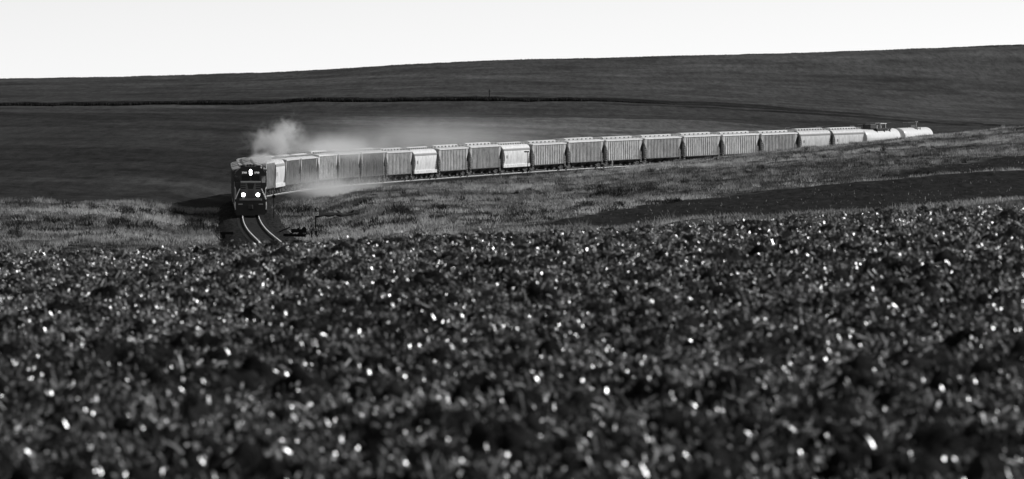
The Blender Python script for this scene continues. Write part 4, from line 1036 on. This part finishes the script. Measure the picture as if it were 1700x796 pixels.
# ---- foreground straw and stubble
def straw_mat(name, rough, spec=0.5):
    m, t, b = new_mat(name)
    v = t.attr('tone')
    cmb = t.n('ShaderNodeCombineColor')
    for i in range(3): t.l(v, cmb.inputs[i])
    t.l(cmb.outputs[0], b.inputs['Base Color']); b.inputs['Roughness'].default_value = rough; b.inputs['Specular IOR Level'].default_value = spec
    tr = t.n('ShaderNodeBsdfTranslucent'); t.l(cmb.outputs[0], tr.inputs['Color'])
    mx = t.n('ShaderNodeMixShader'); mx.inputs[0].default_value = 0.2
    t.l(b.outputs[0], mx.inputs[1]); t.l(tr.outputs[0], mx.inputs[2]); t.l(mx.outputs[0], m.node_tree.nodes['Material Output'].inputs['Surface'])
    return m
M_straw = straw_mat('dry_straw', 0.45, 0.2); M_gloss = straw_mat('glossy_straw', 0.28, 0.9)
def straws(name, n, D0, D1, lmin, lmax, wmin, wmax, upright, tone, material, label, u0=-420, u1=2120, lift=0.03, lean=None):
    D = rng.uniform(D0, D1, n * 3); half = 0.124 * D + 4.0; D = D[rng.uniform(0, 1, len(D)) < half / (0.124 * D1 + 4.0)][:n]; n = len(D)
    x = rng.uniform(-1, 1, n) * (0.124 * D + 4.0)
    c = fbm(x / 0.8, D / 0.8, 3, 101); keep = rng.uniform(0, 1, n) < np.clip((c - 0.32) * 3.4, 0.08, 1); x, D = x[keep], D[keep]; n = len(x)
    z = ground(x, D, False) + field_relief(x, D) + rng.uniform(-0.01, lift, n)
    L = rng.uniform(lmin, lmax, n) * rng.uniform(0.5, 1, n); w = rng.uniform(wmin, wmax, n)
    az = rng.uniform(0, 2 * np.pi, n); up = rng.uniform(0, 1, n) < upright
    el = np.where(up, rng.uniform(0.5, 1.4, n), np.abs(rng.normal(0, 0.3, n)))
    d = np.stack([np.cos(az) * np.cos(el), np.sin(az) * np.cos(el), np.sin(el)], -1)
    r = rng.normal(0, 1, (n, 3)); sd = np.cross(d, r); sd /= np.linalg.norm(sd, axis=1, keepdims=True)
    if lean is not None:                 # faces turned to mirror the sun towards the camera, for added glints
        fn = np.array(lean[:3])[None] + rng.normal(0, lean[3], (n, 3)); d = np.cross(fn, rng.normal(0, 1, (n, 3))); d /= np.linalg.norm(d, axis=1, keepdims=True)
        d *= np.sign(d[:, 2:3] + 1e-9); sd = np.cross(d, fn); sd /= np.linalg.norm(sd, axis=1, keepdims=True)
    nn = np.cross(d, sd); bend = rng.normal(0, 0.07, n)[:, None] * L[:, None] * nn
    p0 = np.stack([x, D, z], -1); p1 = p0 + d * L[:, None] * 0.5 + bend; p2 = p0 + d * L[:, None]
    p0[:, 2] -= 0.01
    hw = sd * w[:, None] / 2
    V = np.stack([p0 - hw, p0 + hw, p1 - hw, p1 + hw, p2 - hw * 0.7, p2 + hw * 0.7], 1).reshape(-1, 3)
    b = np.arange(n)[:, None] * 6
    Q = np.concatenate([b + np.array([[0, 1, 3, 2]]), b + np.array([[2, 3, 5, 4]])])
    tag(np_mesh(name, V, Q, material, False, {'tone': np.repeat(tone(n), 6)}), label, 'straw', kind='stuff')
U_ = rng.uniform
straws('straw', 400000, 20, 100, 0.04, 0.14, 0.005, 0.015, 0.15, lambda n: np.where(U_(0, 1, n) < 0.22, U_(0.35, 0.75, n), U_(0.006, 0.045, n)), M_straw, 'loose straw and stubble scattered over the dark foreground field')
straws('chaff', 240000, 20, 100, 0.02, 0.06, 0.010, 0.028, 0.1, lambda n: np.where(U_(0, 1, n) < 0.16, U_(0.3, 0.65, n), U_(0.005, 0.03, n)), M_straw, 'dull leaf litter and chaff lying between the clods of the foreground field')
straws('glinting_straw', 520000, 20, 100, 0.015, 0.06, 0.006, 0.016, 0.3, lambda n: U_(0.02, 0.15, n), M_gloss, 'short glossy straw bits over the foreground field that sparkle in the sun', lift=0.06, lean=(0.79, -0.36, 0.50, 0.5))

# ---------------------------------------------------------------- smoke and dust
def cloud(name, label, loc, size, density, thresh, nscale, offs, rotz=0.0, soft=0.9):
    bpy_me = bpy.data.meshes.new(name); 
    v, f = [], []
    nl, na = 10, 18
    for i in range(nl + 1):
        t = math.pi * i / nl
        for j in range(na): v.append((math.sin(t) * math.cos(2 * math.pi * j / na), math.sin(t) * math.sin(2 * math.pi * j / na), math.cos(t)))
    for i in range(nl):
        for j in range(na): f.append((i * na + j, (i + 1) * na + j, (i + 1) * na + (j + 1) % na, i * na + (j + 1) % na))
    bpy_me.from_pydata(v, [], f); bpy_me.validate(); bpy_me.update()
    o = bpy.data.objects.new(name, bpy_me); COL.objects.link(o); o.location = loc; o.scale = size; o.rotation_euler = (0, 0, rotz)
    m = bpy.data.materials.new(name + '_volume'); m.use_nodes = True; t = NT(m); m.node_tree.nodes.clear()
    out = t.n('ShaderNodeOutputMaterial'); pv = t.n('ShaderNodeVolumePrincipled'); t.l(pv.outputs[0], out.inputs['Volume'])
    pv.inputs['Color'].default_value = g(0.9); pv.inputs['Anisotropy'].default_value = 0.35
    co = t.n('ShaderNodeTexCoord').outputs['Object']
    ln = t.n('ShaderNodeVectorMath', operation='LENGTH'); t.l(co, ln.inputs[0])
    fall = t.remap(ln.outputs['Value'], 1.0 - soft, 0.98, 1, 0); fall = t.math('MULTIPLY', fall, fall)
    mp = t.n('ShaderNodeMapping'); mp.inputs['Scale'].default_value = tuple(s * nscale for s in size); mp.inputs['Location'].default_value = offs; t.l(co, mp.inputs['Vector'])
    nz = t.n('ShaderNodeTexNoise'); nz.inputs['Scale'].default_value = 1.0; nz.inputs['Detail'].default_value = 6; nz.inputs['Roughness'].default_value = 0.6; nz.inputs['Distortion'].default_value = 0.4
    t.l(mp.outputs[0], nz.inputs['Vector'])
    # the noise has to beat a threshold that rises towards the rim, so the outline is ragged
    e = t.math('SUBTRACT', t.math('ADD', nz.outputs['Fac'], t.math('MULTIPLY', fall, 0.35)), thresh)
    dn = t.math('MULTIPLY', t.math('MULTIPLY', t.math('MAXIMUM', e, 0.0), fall), density)
    t.l(dn, pv.inputs['Density']); bpy_me.materials.append(m)
    return tag(o, label, name.split('_')[-1], kind='stuff')
def pix(u, y, D): return ((u - 850) * D / F, D, ZC - (y - YH) * D / F)
cloud('exhaust_smoke', 'pale exhaust smoke billowing up behind the locomotive', pix(455, 240, 615), (5.4, 9.0, 3.5), 5.0, 0.63, 0.66, (3, 1, 2))
cloud('exhaust_smoke', 'thin upper wisp of exhaust smoke rising above the main billow', pix(478, 219, 622), (3.2, 5.0, 2.9), 5.5, 0.63, 0.9, (7, 1, 5))
cloud('exhaust_smoke', 'low pale smoke drifting back over the roofs of the front cars', pix(560, 246, 805), (15.0, 34.0, 4.0), 0.6, 0.58, 0.36, (1, 4, 2), -0.1)
cloud('dust_cloud', 'broken pale dust hanging low beside the wheels of the front hopper cars', pix(555, 312, 770), (14.0, 46.0, 4.2), 0.40, 0.57, 0.30, (5, 2, 9), -0.13)
cloud('dust_cloud', 'thin dust haze drifting behind the middle of the train', pix(720, 232, 980), (30.0, 45.0, 6.5), 0.10, 0.46, 0.14, (2, 8, 4), -0.2)
cloud('exhaust_smoke', 'dense pale smoke low over the roofs just behind the locomotive cab', pix(436, 264, 625), (2.6, 9.0, 1.2), 5.0, 0.60, 0.8, (2, 6, 1))
